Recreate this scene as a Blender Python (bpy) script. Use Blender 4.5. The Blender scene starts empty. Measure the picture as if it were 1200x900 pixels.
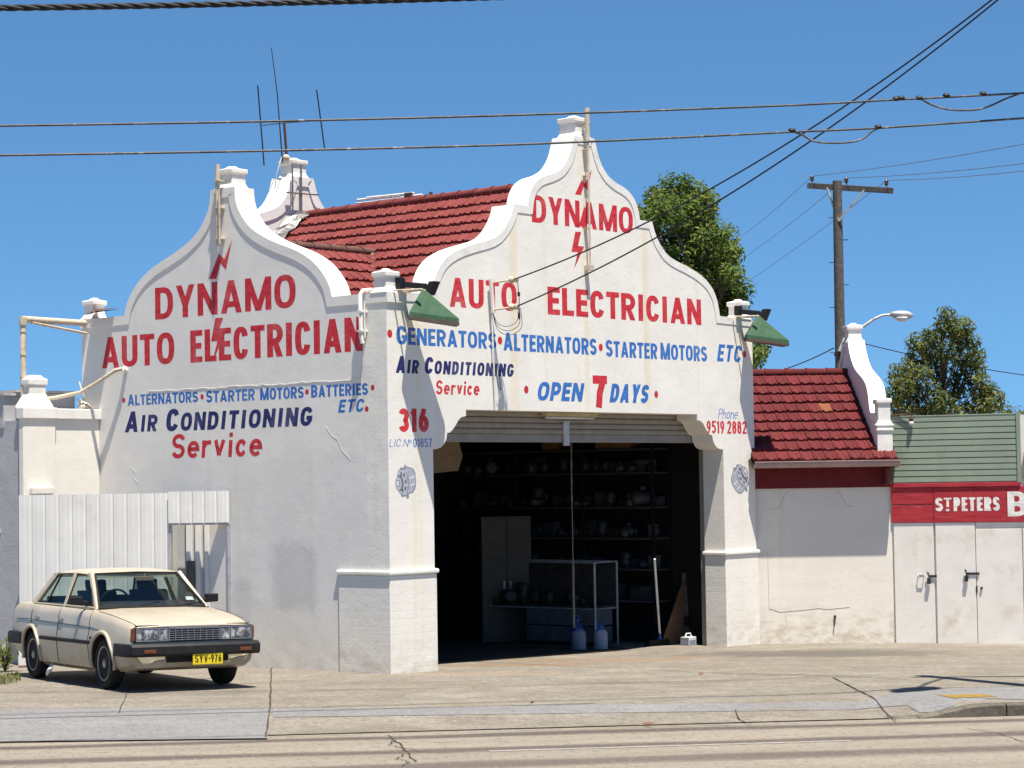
import bpy, bmesh, math, random
from mathutils import Vector, Matrix
random.seed(7)
R = math.radians
scn = bpy.context.scene
col = scn.collection

# ------------------------------------------------------------------ camera
FPX, PITCH, ROLL, YAW, CAMH = 2650.0, R(2.45), R(0.9), R(40.7), 2.6
_cp, _sp = math.cos(PITCH), math.sin(PITCH)
FW = Vector((0, _cp, _sp)); _u0 = Vector((0, -_sp, _cp)); _r0 = Vector((1, 0, 0))
RT = math.cos(ROLL) * _r0 - math.sin(ROLL) * _u0
UP = math.cos(ROLL) * _u0 + math.sin(ROLL) * _r0
CAM = Vector((0, 0, CAMH))
cd = bpy.data.cameras.new('camera'); cam = bpy.data.objects.new('camera', cd); col.objects.link(cam)
cd.sensor_width = 36; cd.lens = FPX / 1200 * 36; cd.clip_end = 3000; cd.clip_start = .1
m = Matrix.Identity(4)
for i in range(3):
    m[i][0], m[i][1], m[i][2], m[i][3] = RT[i], UP[i], -FW[i], CAM[i]
cam.matrix_world = m
scn.camera = cam

# ------------------------------------------------------------------ world, sun, exposure
FD = Vector((math.sin(YAW), math.cos(YAW), 0))      # along the shop front, to the right
SD = Vector((-math.cos(YAW), math.sin(YAW), 0))     # into the shop
SUN_IN, SUN_ALONG = 0.275, 0.122                    # travel of sunlight per metre of drop
sdir = SD * SUN_IN + FD * SUN_ALONG + Vector((0, 0, -1))
sdir.normalize()
elev = math.asin(-sdir.z); azim = math.atan2(-sdir.x, -sdir.y)
w = bpy.data.worlds.new('World'); scn.world = w; w.use_nodes = True
nt = w.node_tree; bg = nt.nodes['Background']
sky = nt.nodes.new('ShaderNodeTexSky'); sky.sky_type = 'NISHITA'; sky.sun_disc = False
sky.sun_elevation = elev; sky.sun_rotation = azim
sky.altitude = 0; sky.air_density = 0.7; sky.dust_density = 0.0; sky.ozone_density = 8.0
tcw = nt.nodes.new('ShaderNodeTexCoord'); mpw = nt.nodes.new('ShaderNodeMapping'); mpw.inputs['Location'].default_value = (0, 0, .10); mpw.inputs['Scale'].default_value = (1, 1, .85)
nrw = nt.nodes.new('ShaderNodeVectorMath'); nrw.operation = 'NORMALIZE'
nt.links.new(tcw.outputs['Generated'], mpw.inputs[0]); nt.links.new(mpw.outputs[0], nrw.inputs[0]); nt.links.new(nrw.outputs[0], sky.inputs[0])
tint = nt.nodes.new('ShaderNodeMix'); tint.data_type = 'RGBA'; tint.blend_type = 'MULTIPLY'; tint.inputs[0].default_value = 1; tint.inputs[7].default_value = (.745, .975, .965, 1)
nt.links.new(sky.outputs[0], tint.inputs[6]); nt.links.new(tint.outputs[2], bg.inputs[0]); bg.inputs[1].default_value = 0.082
sl = bpy.data.lights.new('sun', 'SUN'); sun = bpy.data.objects.new('sun', sl); col.objects.link(sun)
sl.energy = 5.0; sl.angle = R(0.53); sl.color = (1, .93, .82)
sun.rotation_euler = sdir.to_track_quat('-Z', 'Y').to_euler(); sun.location = (0, 0, 40)
scn.view_settings.view_transform = 'Standard'; scn.view_settings.look = 'None'
scn.view_settings.exposure = 0.9; scn.view_settings.gamma = 1; scn.view_settings.use_curve_mapping = False
scn.cycles.max_bounces = 6; scn.cycles.transparent_max_bounces = 12

# ------------------------------------------------------------------ geometry of the site
def ray(px, py):
    return (FW * FPX + RT * (px - 600) + UP * (450 - py)).normalized()
C0 = CAM + ray(458.5, 790) * (-CAMH / ray(458.5, 790).z); C0.z = 0      # front corner of the shop
GX, GY = -0.0081, -0.0217                                              # fall of the ground
def gz(x, y): return GX * (x - C0.x) + GY * (y - C0.y)
GN = Vector((-GX, -GY, 1))
def gp(px, py, off=0.0):
    d = ray(px, py); p0 = C0 + Vector((0, 0, off))
    return CAM + d * ((p0 - CAM).dot(GN) / d.dot(GN))
def onplane(px, py, p, n):
    d = ray(px, py); return CAM + d * ((p - CAM).dot(n) / d.dot(n))
def atY(px, py, y): return onplane(px, py, Vector((0, y, 0)), Vector((0, 1, 0)))
def L(u, v, z): return C0 + FD * u + SD * v + Vector((0, 0, z))
def front(px, py, v=0.0):
    q = onplane(px, py, C0 + SD * v, SD) - C0; return q.dot(FD), q.z
def side(px, py, u=0.0):
    q = onplane(px, py, C0 + FD * u, FD) - C0; return q.dot(SD), q.z

# ------------------------------------------------------------------ mesh helper
class MB:
    def __init__(s): s.v = []; s.f = []; s.m = []; s.r = []
    def add(s, vs, fs, mi=0, rnd=None):
        b = len(s.v); s.v += [tuple(p) for p in vs]
        rr = random.random() if rnd is None else rnd
        for f in fs: s.f.append([b + i for i in f]); s.m.append(mi); s.r.append(rr)
        return s
    def box(s, x0, x1, y0, y1, z0, z1, mi=0, rnd=None):
        vs = [(x, y, z) for z in (z0, z1) for y in (y0, y1) for x in (x0, x1)]
        return s.add(vs, [(0, 2, 3, 1), (4, 5, 7, 6), (0, 1, 5, 4), (2, 6, 7, 3), (0, 4, 6, 2), (1, 3, 7, 5)], mi, rnd)
    def hexa(s, b, t, mi=0, rnd=None):                 # bottom ring, top ring (4 points each)
        return s.add(list(b) + list(t), [(3, 2, 1, 0), (4, 5, 6, 7), (0, 1, 5, 4), (1, 2, 6, 5), (2, 3, 7, 6), (3, 0, 4, 7)], mi, rnd)
    def loft(s, rings, mi=0, closed=True, caps=True, rnd=None):
        n = len(rings[0]); vs = [p for r in rings for p in r]; fs = []
        for k in range(len(rings) - 1):
            for i in range(n if closed else n - 1):
                j = (i + 1) % n; fs.append((k * n + i, k * n + j, (k + 1) * n + j, (k + 1) * n + i))
        if caps and closed: fs += [tuple(range(n))[::-1], tuple(range((len(rings) - 1) * n, len(rings) * n))]
        return s.add(vs, fs, mi, rnd)
    def prism(s, poly, fn, d0, d1, mi=0, rnd=None):    # 2D outline, fn(a, b, d) -> 3D
        return s.loft([[fn(a, b, d0) for a, b in poly], [fn(a, b, d1) for a, b in poly]], mi, rnd=rnd)
    def tube(s, pts, r, n=8, mi=0, rnd=None, caps=True):
        pts = [Vector(p) for p in pts]; rs = r if isinstance(r, (list, tuple)) else [r] * len(pts)
        rings = []; prev = None
        for i, p in enumerate(pts):
            t = (pts[min(i + 1, len(pts) - 1)] - pts[max(i - 1, 0)]).normalized()
            if prev is None:
                a = Vector((0, 0, 1)) if abs(t.z) < .9 else Vector((1, 0, 0)); x = t.cross(a).normalized()
            else: x = (prev - t * prev.dot(t)).normalized()
            prev = x; y = t.cross(x)
            rings.append([p + (x * math.cos(k * 2 * math.pi / n) + y * math.sin(k * 2 * math.pi / n)) * rs[i] for k in range(n)])
        return s.loft(rings, mi, caps=caps, rnd=rnd)
    def lathe(s, prof, o, ax=(0, 0, 1), n=24, mi=0, rnd=None, caps=True):   # prof: (radius, height)
        ax = Vector(ax).normalized(); a = Vector((0, 0, 1)) if abs(ax.z) < .9 else Vector((1, 0, 0))
        x = ax.cross(a).normalized(); y = ax.cross(x); o = Vector(o)
        return s.loft([[o + ax * h + (x * math.cos(k * 2 * math.pi / n) + y * math.sin(k * 2 * math.pi / n)) * max(r, 1e-4) for k in range(n)] for r, h in prof], mi, caps=caps, rnd=rnd)
    def sphere(s, o, r, mi=0, n=10):
        return s.lathe([(r * math.sin(math.pi * k / n), -r * math.cos(math.pi * k / n)) for k in range(n + 1)], o, n=14, mi=mi)
    def beam(s, p, q, w, h, mi=0, up=(0, 0, 1), rnd=None):
        p, q, up = Vector(p), Vector(q), Vector(up); t = (q - p).normalized(); x = t.cross(up).normalized(); y = x.cross(t)
        rg = lambda c: [c + x * a * w / 2 + y * b * h / 2 for a, b in ((-1, -1), (1, -1), (1, 1), (-1, 1))]
        return s.loft([rg(p), rg(q)], mi, rnd=rnd)
    @staticmethod
    def crv(pts, n=8):
        P = [Vector(q) for q in pts]; P = [P[0] * 2 - P[1]] + P + [P[-1] * 2 - P[-2]]; o = []
        for i in range(1, len(P) - 2):
            for k in range(n):
                a = k / n; o.append(.5 * (2 * P[i] + (P[i + 1] - P[i - 1]) * a + (2 * P[i - 1] - 5 * P[i] + 4 * P[i + 1] - P[i + 2]) * a * a + (3 * P[i] - P[i - 1] - 3 * P[i + 1] + P[i + 2]) * a ** 3))
        return o + [P[-2]]
    def build(s, name, mats, parent=None, smooth=False, bevel=0, recalc=True, segs=2):
        me = bpy.data.meshes.new(name); me.from_pydata(s.v, [], s.f)
        mats = mats if isinstance(mats, (list, tuple)) else [mats]
        for mm in mats: me.materials.append(mm)
        me.polygons.foreach_set('material_index', s.m)
        at = me.attributes.new('rnd', 'FLOAT', 'FACE'); at.data.foreach_set('value', s.r)
        if recalc:
            bm = bmesh.new(); bm.from_mesh(me); bmesh.ops.recalc_face_normals(bm, faces=bm.faces); bm.to_mesh(me); bm.free()
        if smooth:
            me.polygons.foreach_set('use_smooth', [True] * len(me.polygons))
            if smooth is not True: me.set_sharp_from_angle(angle=R(smooth))
        me.update()
        o = bpy.data.objects.new(name, me); col.objects.link(o)
        if parent: o.parent = parent
        if bevel:
            b = o.modifiers.new('bevel', 'BEVEL'); b.width = bevel; b.segments = segs; b.limit_method = 'ANGLE'; b.angle_limit = R(35)
            b.harden_normals = False
        return o
def empty(name, loc=(0, 0, 0), rz=0, parent=None):
    o = bpy.data.objects.new(name, None); col.objects.link(o); o.location = loc; o.rotation_euler = (0, 0, rz); o.empty_display_size = .2
    if parent: o.parent = parent
    return o
def tag(o, label=None, cat=None, group=None, kind=None):
    if label: o['label'] = label
    if cat: o['category'] = cat
    if group: o['group'] = group
    if kind: o['kind'] = kind
    return o
def copy_tree(o, parent=None):
    c = o.copy(); col.objects.link(c); c.parent = parent
    for ch in [x for x in col.objects if x.parent == o]: copy_tree(ch, c)
    return c

# ------------------------------------------------------------------ materials
def S(v): return tuple((x / 12.92 if x <= .04045 else ((x + .055) / 1.055) ** 2.4) for x in v)
class MT:
    def __init__(s, name, rough=.8, metal=0.0, spec=.3):
        s.m = bpy.data.materials.new(name); s.m.use_nodes = True; s.t = s.m.node_tree; s.p = s.t.nodes['Principled BSDF']
        s.p.inputs['Roughness'].default_value = rough; s.p.inputs['Metallic'].default_value = metal
        s.p.inputs['Specular IOR Level'].default_value = spec
        s.tc = s.n('ShaderNodeTexCoord'); s.co = s.tc.outputs['Object']
    def n(s, t, **k):
        x = s.t.nodes.new(t)
        for a, b in k.items(): setattr(x, a, b)
        return x
    def l(s, a, b): s.t.links.new(a, b)
    def mapped(s, scale=(1, 1, 1), rot=(0, 0, 0), src=None):
        mp = s.n('ShaderNodeMapping'); mp.inputs['Scale'].default_value = scale; mp.inputs['Rotation'].default_value = rot
        s.l(src or s.co, mp.inputs[0]); return mp.outputs[0]
    def noise(s, scale, detail=4, rough=.6, co=None, dist=0):
        x = s.n('ShaderNodeTexNoise'); x.inputs['Scale'].default_value = scale; x.inputs['Detail'].default_value = detail
        x.inputs['Roughness'].default_value = rough; x.inputs['Distortion'].default_value = dist
        s.l(co or s.co, x.inputs['Vector']); return x.outputs['Fac']
    def ramp(s, fac, a, b, va=0.0, vb=1.0):
        x = s.n('ShaderNodeMapRange'); x.interpolation_type = 'SMOOTHSTEP'
        for k, v in zip((1, 2, 3, 4), (a, b, va, vb)): x.inputs[k].default_value = v
        s.l(fac, x.inputs[0]); return x.outputs[0]
    def math(s, op, a, b):
        x = s.n('ShaderNodeMath', operation=op)
        for i, q in enumerate((a, b)):
            if isinstance(q, (int, float)): x.inputs[i].default_value = q
            else: s.l(q, x.inputs[i])
        return x.outputs[0]
    def mix(s, fac, a, b, mode='MIX'):
        x = s.n('ShaderNodeMix', data_type='RGBA', blend_type=mode)
        for i, q in ((0, fac), (6, a), (7, b)):
            if isinstance(q, (int, float)): x.inputs[i].default_value = q
            elif isinstance(q, tuple): x.inputs[i].default_value = (*q[:3], 1)
            else: s.l(q, x.inputs[i])
        return x.outputs[2]
    def rnd(s):
        a = s.n('ShaderNodeAttribute', attribute_name='rnd'); return a.outputs['Fac']
    def xyz(s, src=None):
        x = s.n('ShaderNodeSeparateXYZ'); s.l(src or s.co, x.inputs[0]); return x.outputs
    def color(s, c):
        if isinstance(c, tuple): s.p.inputs['Base Color'].default_value = (*c, 1)
        else: s.l(c, s.p.inputs['Base Color'])
        return s
    def bump(s, h, strength=.3, dist=.02):
        b = s.n('ShaderNodeBump'); b.inputs['Strength'].default_value = strength; b.inputs['Distance'].default_value = dist
        s.l(h, b.inputs['Height']); s.l(b.outputs[0], s.p.inputs['Normal']); return s
def simple(name, c, rough=.7, var=.25, scale=6, metal=0, spec=.3, bump=0, bscale=60, rnd=0, dirt=None, dscale=2.5):
    t = MT(name, rough, metal, spec)
    dk = tuple(x * (1 - var) for x in c)
    k = t.mix(t.ramp(t.noise(scale, 5), .3, .7), dk, c)
    if rnd: k = t.mix(t.math('MULTIPLY', t.rnd(), rnd), k, tuple(x * .4 for x in c))
    if dirt: k = t.mix(t.ramp(t.noise(dscale, 6, .7), .52, .75), k, dirt)
    t.color(k)
    if bump: t.bump(t.noise(bscale, 4), bump, .01)
    return t.m

def stucco(name, base, streak=.55, bump=.35, brick=False, grime=.6, patches=(), runs=()):
    t = MT(name, .85, 0, .2)
    x, y, z = t.xyz()
    k = t.mix(t.ramp(t.noise(1.3, 6, .65), .35, .7), tuple(b * .93 for b in base), base)
    st = t.ramp(t.noise(1.0, 4, .6, t.mapped((3.2, 3.2, .16))), .58, .72)
    s2 = t.math('MULTIPLY', t.ramp(t.noise(1.0, 3, .5, t.mapped((9, 9, .22))), .62, .70), t.ramp(z, 2.6, 4.6))
    k = t.mix(t.math('MULTIPLY', s2, .35 * streak), k, (base[0] * .8, base[1] * .72, base[2] * .55))
    k = t.mix(t.math('MULTIPLY', st, .5 * streak), k, (base[0] * .86, base[1] * .74, base[2] * .48))
    sp = t.ramp(t.noise(9, 6, .8), .64, .70)
    k = t.mix(t.math('MULTIPLY', sp, .4), k, (base[0] * .6, base[1] * .57, base[2] * .5))
    g = t.math('MULTIPLY', t.ramp(z, .75, -.15), t.ramp(t.noise(3.5, 6, .7, t.mapped((1, 1, 1.8))), .38, .68))
    k = t.mix(t.math('MULTIPLY', g, grime), k, (.34, .25, .13))
    for u0, wd, am in runs:                           # rain runs down from the coping
        wb = t.math('MULTIPLY', t.math('SUBTRACT', t.noise(2.5, 5, .7), .5), .12); dd = t.math('ABSOLUTE', t.math('SUBTRACT', t.math('ADD', x, wb), u0), 0)
        k = t.mix(t.math('MULTIPLY', t.math('MULTIPLY', t.ramp(dd, wd, wd * .2), am), t.ramp(z, 3.4, 4.6, .5, 1)), k, (base[0] * .88, base[1] * .80, base[2] * .56))
    for y0, y1, z0, z1, am in patches:                # overpainted areas with brushed edges
        wb = t.math('MULTIPLY', t.math('SUBTRACT', t.noise(3, 5, .7), .5), .5); yy, zz = t.math('ADD', y, wb), t.math('ADD', z, wb)
        mk = t.math('MULTIPLY', t.math('MULTIPLY', t.ramp(yy, y0 - .15, y0 + .1), t.ramp(yy, y1 + .15, y1 - .1)), t.math('MULTIPLY', t.ramp(zz, z0 - .15, z0 + .1), t.ramp(zz, z1 + .15, z1 - .1)))
        k = t.mix(t.math('MULTIPLY', mk, am), k, (base[0] * .62, base[1] * .64, base[2] * .68))
    t.color(k)
    h = t.math('ADD', t.math('MULTIPLY', t.noise(26, 6, .7), .6), t.math('MULTIPLY', t.noise(2.2, 3), 1.6))
    if brick:
        br = t.n('ShaderNodeTexBrick'); br.inputs['Scale'].default_value = 1; br.inputs['Brick Width'].default_value = .28
        br.inputs['Row Height'].default_value = .105; br.inputs['Mortar Size'].default_value = .008
        cb = t.n('ShaderNodeCombineXYZ'); t.l(t.math('ADD', x, y), cb.inputs[0]); t.l(z, cb.inputs[1]); t.l(cb.outputs[0], br.inputs[0])
        lowz = t.ramp(z, 1.37, 1.36)
        h = t.math('SUBTRACT', h, t.math('MULTIPLY', t.math('MULTIPLY', br.outputs['Fac'], lowz), .07))
        k2 = t.mix(t.math('MULTIPLY', t.math('MULTIPLY', br.outputs['Fac'], lowz), .06), k, (.42, .4, .36)); t.color(k2)
    t.bump(h, bump, .02)
    return t.m

M = {}
WHITE = (.80, .765, .69)
M['stucco'] = stucco('white painted render', WHITE, brick=False, bump=.22)
M['stucco_brick'] = stucco('white painted brick', (.80, .772, .71), brick=True, grime=.35, bump=.25, runs=((2.68, .13, .5), (4.36, .10, .5), (5.86, .11, .5), (.62, .07, .35), (7.2, .06, .3), (3.4, .05, .25), (8.3, .05, .3)))
M['stucco_side'] = stucco('grey white painted render', (.78, .755, .71), streak=.35, bump=.16, grime=.28, patches=((1.5, 2.3, .85, 1.75, .5), (2.75, 3.1, .45, 1.2, .4), (.3, 5.2, 2.0, 3.0, .10), (2.2, 5.9, 4.0, 5.0, .06)))
M['cream_wall'] = stucco('cream painted wall', (.76, .71, .63), streak=.5, grime=.55, bump=.22)
M['grey_wall'] = stucco('grey render', (.46, .46, .475), streak=.5)
M['trim'] = simple('white trim paint', (.80, .78, .73), .7, .12, 5, bump=.25, bscale=30, dirt=(.6, .56, .46), dscale=3)
def sign_paint(name, c, base=WHITE):
    t = MT(name, .65, 0, .25); lo, hi = tuple(x * .82 for x in c), tuple(min(1, x * 1.12 + .012) for x in c)
    k = t.mix(t.ramp(t.noise(7, 6, .7, t.mapped((1, 1, 2.2))), .35, .65), lo, hi)
    k = t.mix(t.math('MULTIPLY', t.ramp(t.noise(1.7, 5, .7), .5, .7), .09), k, base)
    k = t.mix(t.math('MULTIPLY', t.ramp(t.noise(34, 6, .8), .63, .70), .55), k, base)
    t.color(k); t.bump(t.noise(26, 6, .7), .2, .02); return t.m
M['red_text'] = sign_paint('red sign paint', (.56, .026, .04)); M['blue_text'] = sign_paint('blue sign paint', (.035, .16, .49))
M['navy_text'] = sign_paint('navy sign paint', (.016, .022, .13)); M['white_text'] = sign_paint('white sign paint', (.8, .78, .74), (.4, .05, .06))
M['art_a'] = simple('pale grey art paint', (.47, .49, .54), .6, .2, 30)
M['art_b'] = simple('mid grey art paint', (.27, .29, .35), .6, .3, 30)
M['art_c'] = simple('dark art paint', (.11, .12, .16), .6, .3, 30)
M['art_d'] = simple('light art paint', (.68, .7, .74), .6, .1, 30)
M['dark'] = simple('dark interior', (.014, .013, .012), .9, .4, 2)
M['floor'] = simple('shade-darkened workshop floor', (.07, .06, .05), .75, .5, 2, bump=.1)
M['galv'] = simple('galvanised metal', (.5, .51, .52), .5, .25, 8, .3)
M['rusty'] = simple('rusty painted pipe', (.6, .52, .4), .7, .2, 12, dirt=(.24, .1, .04), dscale=7)
M['white_metal'] = simple('white painted metal', (.78, .76, .72), .5, .1, 4, dirt=(.55, .48, .38), dscale=5)
M['slat'] = simple('roller door steel', (.30, .27, .23), .6, .2, 5)
M['green'] = simple('green enamel', (.06, .14, .075), .45, .25, 9, dirt=(.1, .13, .07), dscale=12)
M['green_clad'] = simple('sage green cladding', (.255, .315, .24), .55, .12, 2, dirt=(.21, .26, .19), dscale=3)
M['black'] = simple('black metal', (.012, .012, .014), .5, .3, 10)
M['cable'] = simple('black cable', (.018, .018, .022), .6, .2, 3)
M['cable_grey'] = simple('weathered cable', (.17, .17, .18), .5, .5, 9)
M['timber'] = simple('weathered grey timber', (.135, .122, .11), .9, .45, 9, bump=.5, bscale=22)
M['timber_red'] = simple('red fascia paint', (.17, .008, .011), .6, .4, 4, dirt=(.05, .007, .007), dscale=4)
M['brown_board'] = simple('brown board', (.2, .11, .06), .8, .2, 6)
M['grey_board'] = simple('grey plank', (.22, .2, .18), .8, .4, 14)
M['cardboard'] = simple('cardboard', (.22, .12, .05), .85, .2, 8)
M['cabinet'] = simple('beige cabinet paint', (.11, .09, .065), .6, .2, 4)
M['blue_plastic'] = simple('blue plastic', (.02, .075, .3), .45, .2, 6)
M['white_plastic'] = simple('white plastic', (.66, .67, .68), .45, .1, 6)
M['black_bristle'] = simple('black bristle', (.02, .018, .016), .95, .4, 60)
M['alloy'] = simple('dull alloy', (.055, .055, .055), .5, .6, 9, .3)
M['foil'] = simple('foil flashing', (.2, .2, .21), .35, .7, 9, .6, dirt=(.12, .1, .08), dscale=6, bump=.8, bscale=14)
M['grey_rust'] = simple('rust sheet', (.12, .055, .035), .9, .4, 9)
M['mortar'] = simple('ridge mortar', (.22, .16, .13), .95, .4, 9, bump=.6)
# terracotta tiles, red paint worn, one colour per tile
def tile_mat(name, a, b, c, mossy=.35):
    t = MT(name, .85, 0, .15); r = t.rnd()
    k = t.mix(r, a, b); k = t.mix(t.ramp(r, .9994, .9996), k, c)
    k = t.mix(t.math('MULTIPLY', t.ramp(t.noise(2.5, 6, .7), .5, .75), .55), k, tuple(x * .5 for x in a))
    k = t.mix(t.math('MULTIPLY', t.ramp(t.noise(6, 7, .8), .58, .68), mossy), k, (.16, .105, .085)); k = t.mix(t.math('MULTIPLY', t.ramp(t.noise(20, 5, .8), .64, .7), .4), k, tuple(x * .35 for x in a))
    t.color(k); t.bump(t.noise(40, 4), .25, .01); return t.m
M['tile'] = tile_mat('red roof tiles', (.155, .037, .034), (.205, .05, .045), (.22, .08, .035))
M['tile_annex'] = tile_mat('dark red roof tiles', (.098, .018, .019), (.13, .024, .025), (.20, .08, .035), .12)
# concrete, asphalt
def concrete(name, base, light, dark, rot, stretch=(.5, 2.2, 1), fleck=0.0, bumpy=.25):
    t = MT(name, .9, 0, .2)
    pos = t.n('ShaderNodeNewGeometry').outputs['Position']; co = t.mapped((1, 1, 1), (0, 0, rot), pos)
    st = t.mapped(stretch, (0, 0, 0), co)
    k = t.mix(t.ramp(t.noise(1.6, 9, .72, st), .34, .66), dark, base)
    k = t.mix(t.math('MULTIPLY', t.ramp(t.noise(.7, 7, .65, st), .5, .7), .7), k, light)
    k = t.mix(t.math('MULTIPLY', t.ramp(t.noise(.55, 6, .7, t.mapped((1, 1, 1), (0, 0, .6), co)), .54, .7), .55), k, (base[0] * .78, base[1] * .66, base[2] * .5))
    k = t.mix(t.math('MULTIPLY', t.ramp(t.noise(2.4, 6, .75, st), .6, .78), .6), k, tuple(x * .55 for x in dark))
    k = t.mix(t.ramp(t.noise(9, 8, .8, t.mapped((.7, 1.3, 1), (0, 0, 0), co)), .48, .64, 0, .7), k, (dark[0] * .8, dark[1] * .78, dark[2] * .75))
    k = t.mix(t.ramp(t.noise(14, 7, .8, t.mapped((.6, 1.3, 1), (.0, 0, 1.0), co)), .52, .66, 0, .6), k, light)
    gr = t.mapped((1, .3, 1), (0, 0, .05), co)
    k = t.mix(t.ramp(t.noise(15, 7, .85, gr), .5, .62, 0, .6), k, tuple(x * .62 for x in dark))
    k = t.mix(t.ramp(t.noise(19, 6, .85, t.mapped((1, .3, 1), (0, 0, 1.62), co)), .53, .64, 0, .5), k, tuple(x * 1.12 for x in light))
    k = t.mix(t.ramp(t.noise(30, 3, .8, co), .5, .62, 0, .35), k, tuple(x * .5 for x in base))
    k = t.mix(t.ramp(t.noise(75, 3, .8, co), .42, .72, 0, .45), k, tuple(x * .45 for x in base))
    if fleck: k = t.mix(t.ramp(t.noise(48, 2, .5, co), .6, .68, 0, fleck), k, light)
    t.color(k); t.bump(t.noise(90, 4, .7, co), bumpy, .01); return t.m
KR = 0.0
# ------------------------------------------------------------------ ground, road, footpath
A0 = gp(0, 871, -.1); A1 = gp(1073, 842, -.1)
KE = Vector((A1.x - A0.x, A1.y - A0.y, 0)); S1 = KE.length; KE.normalize(); KN = Vector((-KE.y, KE.x, 0))
KR = math.atan2(KE.y, KE.x)
def sm(x): x = max(0.0, min(1.0, x)); return x * x * (3 - 2 * x)
def offs(s, t):
    dv = -.088 + .088 * sm(t / 1.7); kb = .03
    b = sm((s - S1 + .1) / .95)
    return dv * (1 - b) + kb * b
def K(s, t, off=None, lift=0.0):
    p = A0 + KE * s + KN * t
    return Vector((p.x, p.y, gz(p.x, p.y) + (offs(s, t) if off is None else off) + lift))
def st(px, py, off=0.0):
    p = gp(px, py, off) - A0; return p.dot(KE), p.dot(KN)
M['footpath'] = concrete('worn concrete', (.25, .224, .186), (.315, .292, .252), (.172, .15, .123), -KR, (.8, 1.1, 1), bumpy=.3)
M['footpath_new'] = concrete('newer grey concrete', (.225, .222, .222), (.255, .252, .253), (.19, .187, .186), -KR, (.6, 1.2, 1), bumpy=.15)
def stained(mat, spots):
    """oil and rust stains of their own shape on the concrete: (point, radius along the kerb, across, colour, amount)"""
    t = MT.__new__(MT); t.m = mat; t.t = mat.node_tree; t.p = t.t.nodes['Principled BSDF']
    k = t.p.inputs['Base Color'].links[0].from_socket; pos = t.n('ShaderNodeNewGeometry').outputs['Position']
    for q, r0, r1, c, am in spots:
        sub = t.n('ShaderNodeVectorMath', operation='SUBTRACT'); t.l(pos, sub.inputs[0]); sub.inputs[1].default_value = q
        co = t.mapped((1 / r0, 1 / r1, 0), (0, 0, -KR), sub.outputs[0]); ln = t.n('ShaderNodeVectorMath', operation='LENGTH'); t.l(co, ln.inputs[0])
        d = t.math('ADD', ln.outputs['Value'], t.math('MULTIPLY', t.math('SUBTRACT', t.noise(1.6, 7, .75, pos), .5), 1.7))
        k = t.mix(t.math('MULTIPLY', t.ramp(d, 1.0, .45), am), k, c)
    t.color(k)
gq = lambda px, py: tuple(gp(px, py))
stained(M['footpath'], [(gq(600, 779), 2.0, .45, (.20, .125, .07), .6), (gq(720, 773), 2.6, .6, (.21, .14, .085), .5), (gq(960, 768), 2.6, 1.3, (.10, .09, .078), .8), (gq(870, 782), 1.6, .5, (.19, .16, .11), .3), (gq(560, 790), 1.8, .4, (.25, .2, .13), .5), (gq(210, 812), 1.6, .5, (.12, .105, .09), .5), (gq(1040, 781), 1.8, .5, (.2, .165, .11), .3), (gq(470, 800), 1.2, .35, (.13, .115, .1), .45), (gq(760, 800), 1.5, .4, (.14, .12, .1), .45)])
M['ground'] = simple('bare ground', (.16, .13, .09), .95, .4, .3)
M['joint'] = simple('dark joint', (.065, .054, .043), .95, .4, 4)
M['line'] = simple('worn white line', (.34, .32, .28), .8, .3, 20)
M['yellow'] = simple('worn yellow mark', (.30, .185, .035), .8, .4, 24, dirt=(.18, .15, .1), dscale=14)
def road_mat():
    t = MT('road surface', .85, 0, .25)
    pos = t.n('ShaderNodeNewGeometry').outputs['Position']
    sub = t.n('ShaderNodeVectorMath', operation='SUBTRACT'); t.l(pos, sub.inputs[0]); sub.inputs[1].default_value = (A0.x, A0.y, 0)
    co = t.mapped((1, 1, 1), (0, 0, -KR), sub.outputs[0]); x, y, z = t.xyz(co)
    st_ = t.mapped((.4, 1.8, 1), (0, 0, 0), co)
    k = t.mix(t.ramp(t.noise(.9, 6, .65, st_), .3, .7), (.235, .203, .163), (.30, .264, .214))
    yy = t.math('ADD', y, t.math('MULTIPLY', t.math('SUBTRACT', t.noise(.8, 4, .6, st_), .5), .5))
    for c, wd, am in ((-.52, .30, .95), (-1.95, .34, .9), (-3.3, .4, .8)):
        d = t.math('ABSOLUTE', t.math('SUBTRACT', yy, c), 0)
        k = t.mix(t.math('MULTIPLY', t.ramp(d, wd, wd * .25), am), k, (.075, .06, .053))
    k = t.mix(t.ramp(t.noise(11, 8, .8, t.mapped((.6, 1.4, 1), (0, 0, 0), co)), .5, .68, 0, .5), k, (.125, .104, .083))
    k = t.mix(t.ramp(t.noise(17, 7, .85, t.mapped((1, .35, 1), (0, 0, .04), co)), .5, .62, 0, .55), k, (.095, .078, .062))
    k = t.mix(t.ramp(t.noise(22, 6, .85, t.mapped((1, .35, 1), (0, 0, 1.6), co)), .54, .64, 0, .45), k, (.33, .285, .23))
    k = t.mix(t.ramp(t.noise(70, 3, .8, co), .4, .7, 0, .5), k, (.085, .072, .058))
    k = t.mix(t.ramp(t.noise(45, 2, .5, co), .62, .7, 0, .35), k, (.29, .25, .20))
    t.color(k); t.bump(t.noise(80, 4, .7, co), .4, .012); return t.m
M['road'] = road_mat()

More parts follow.
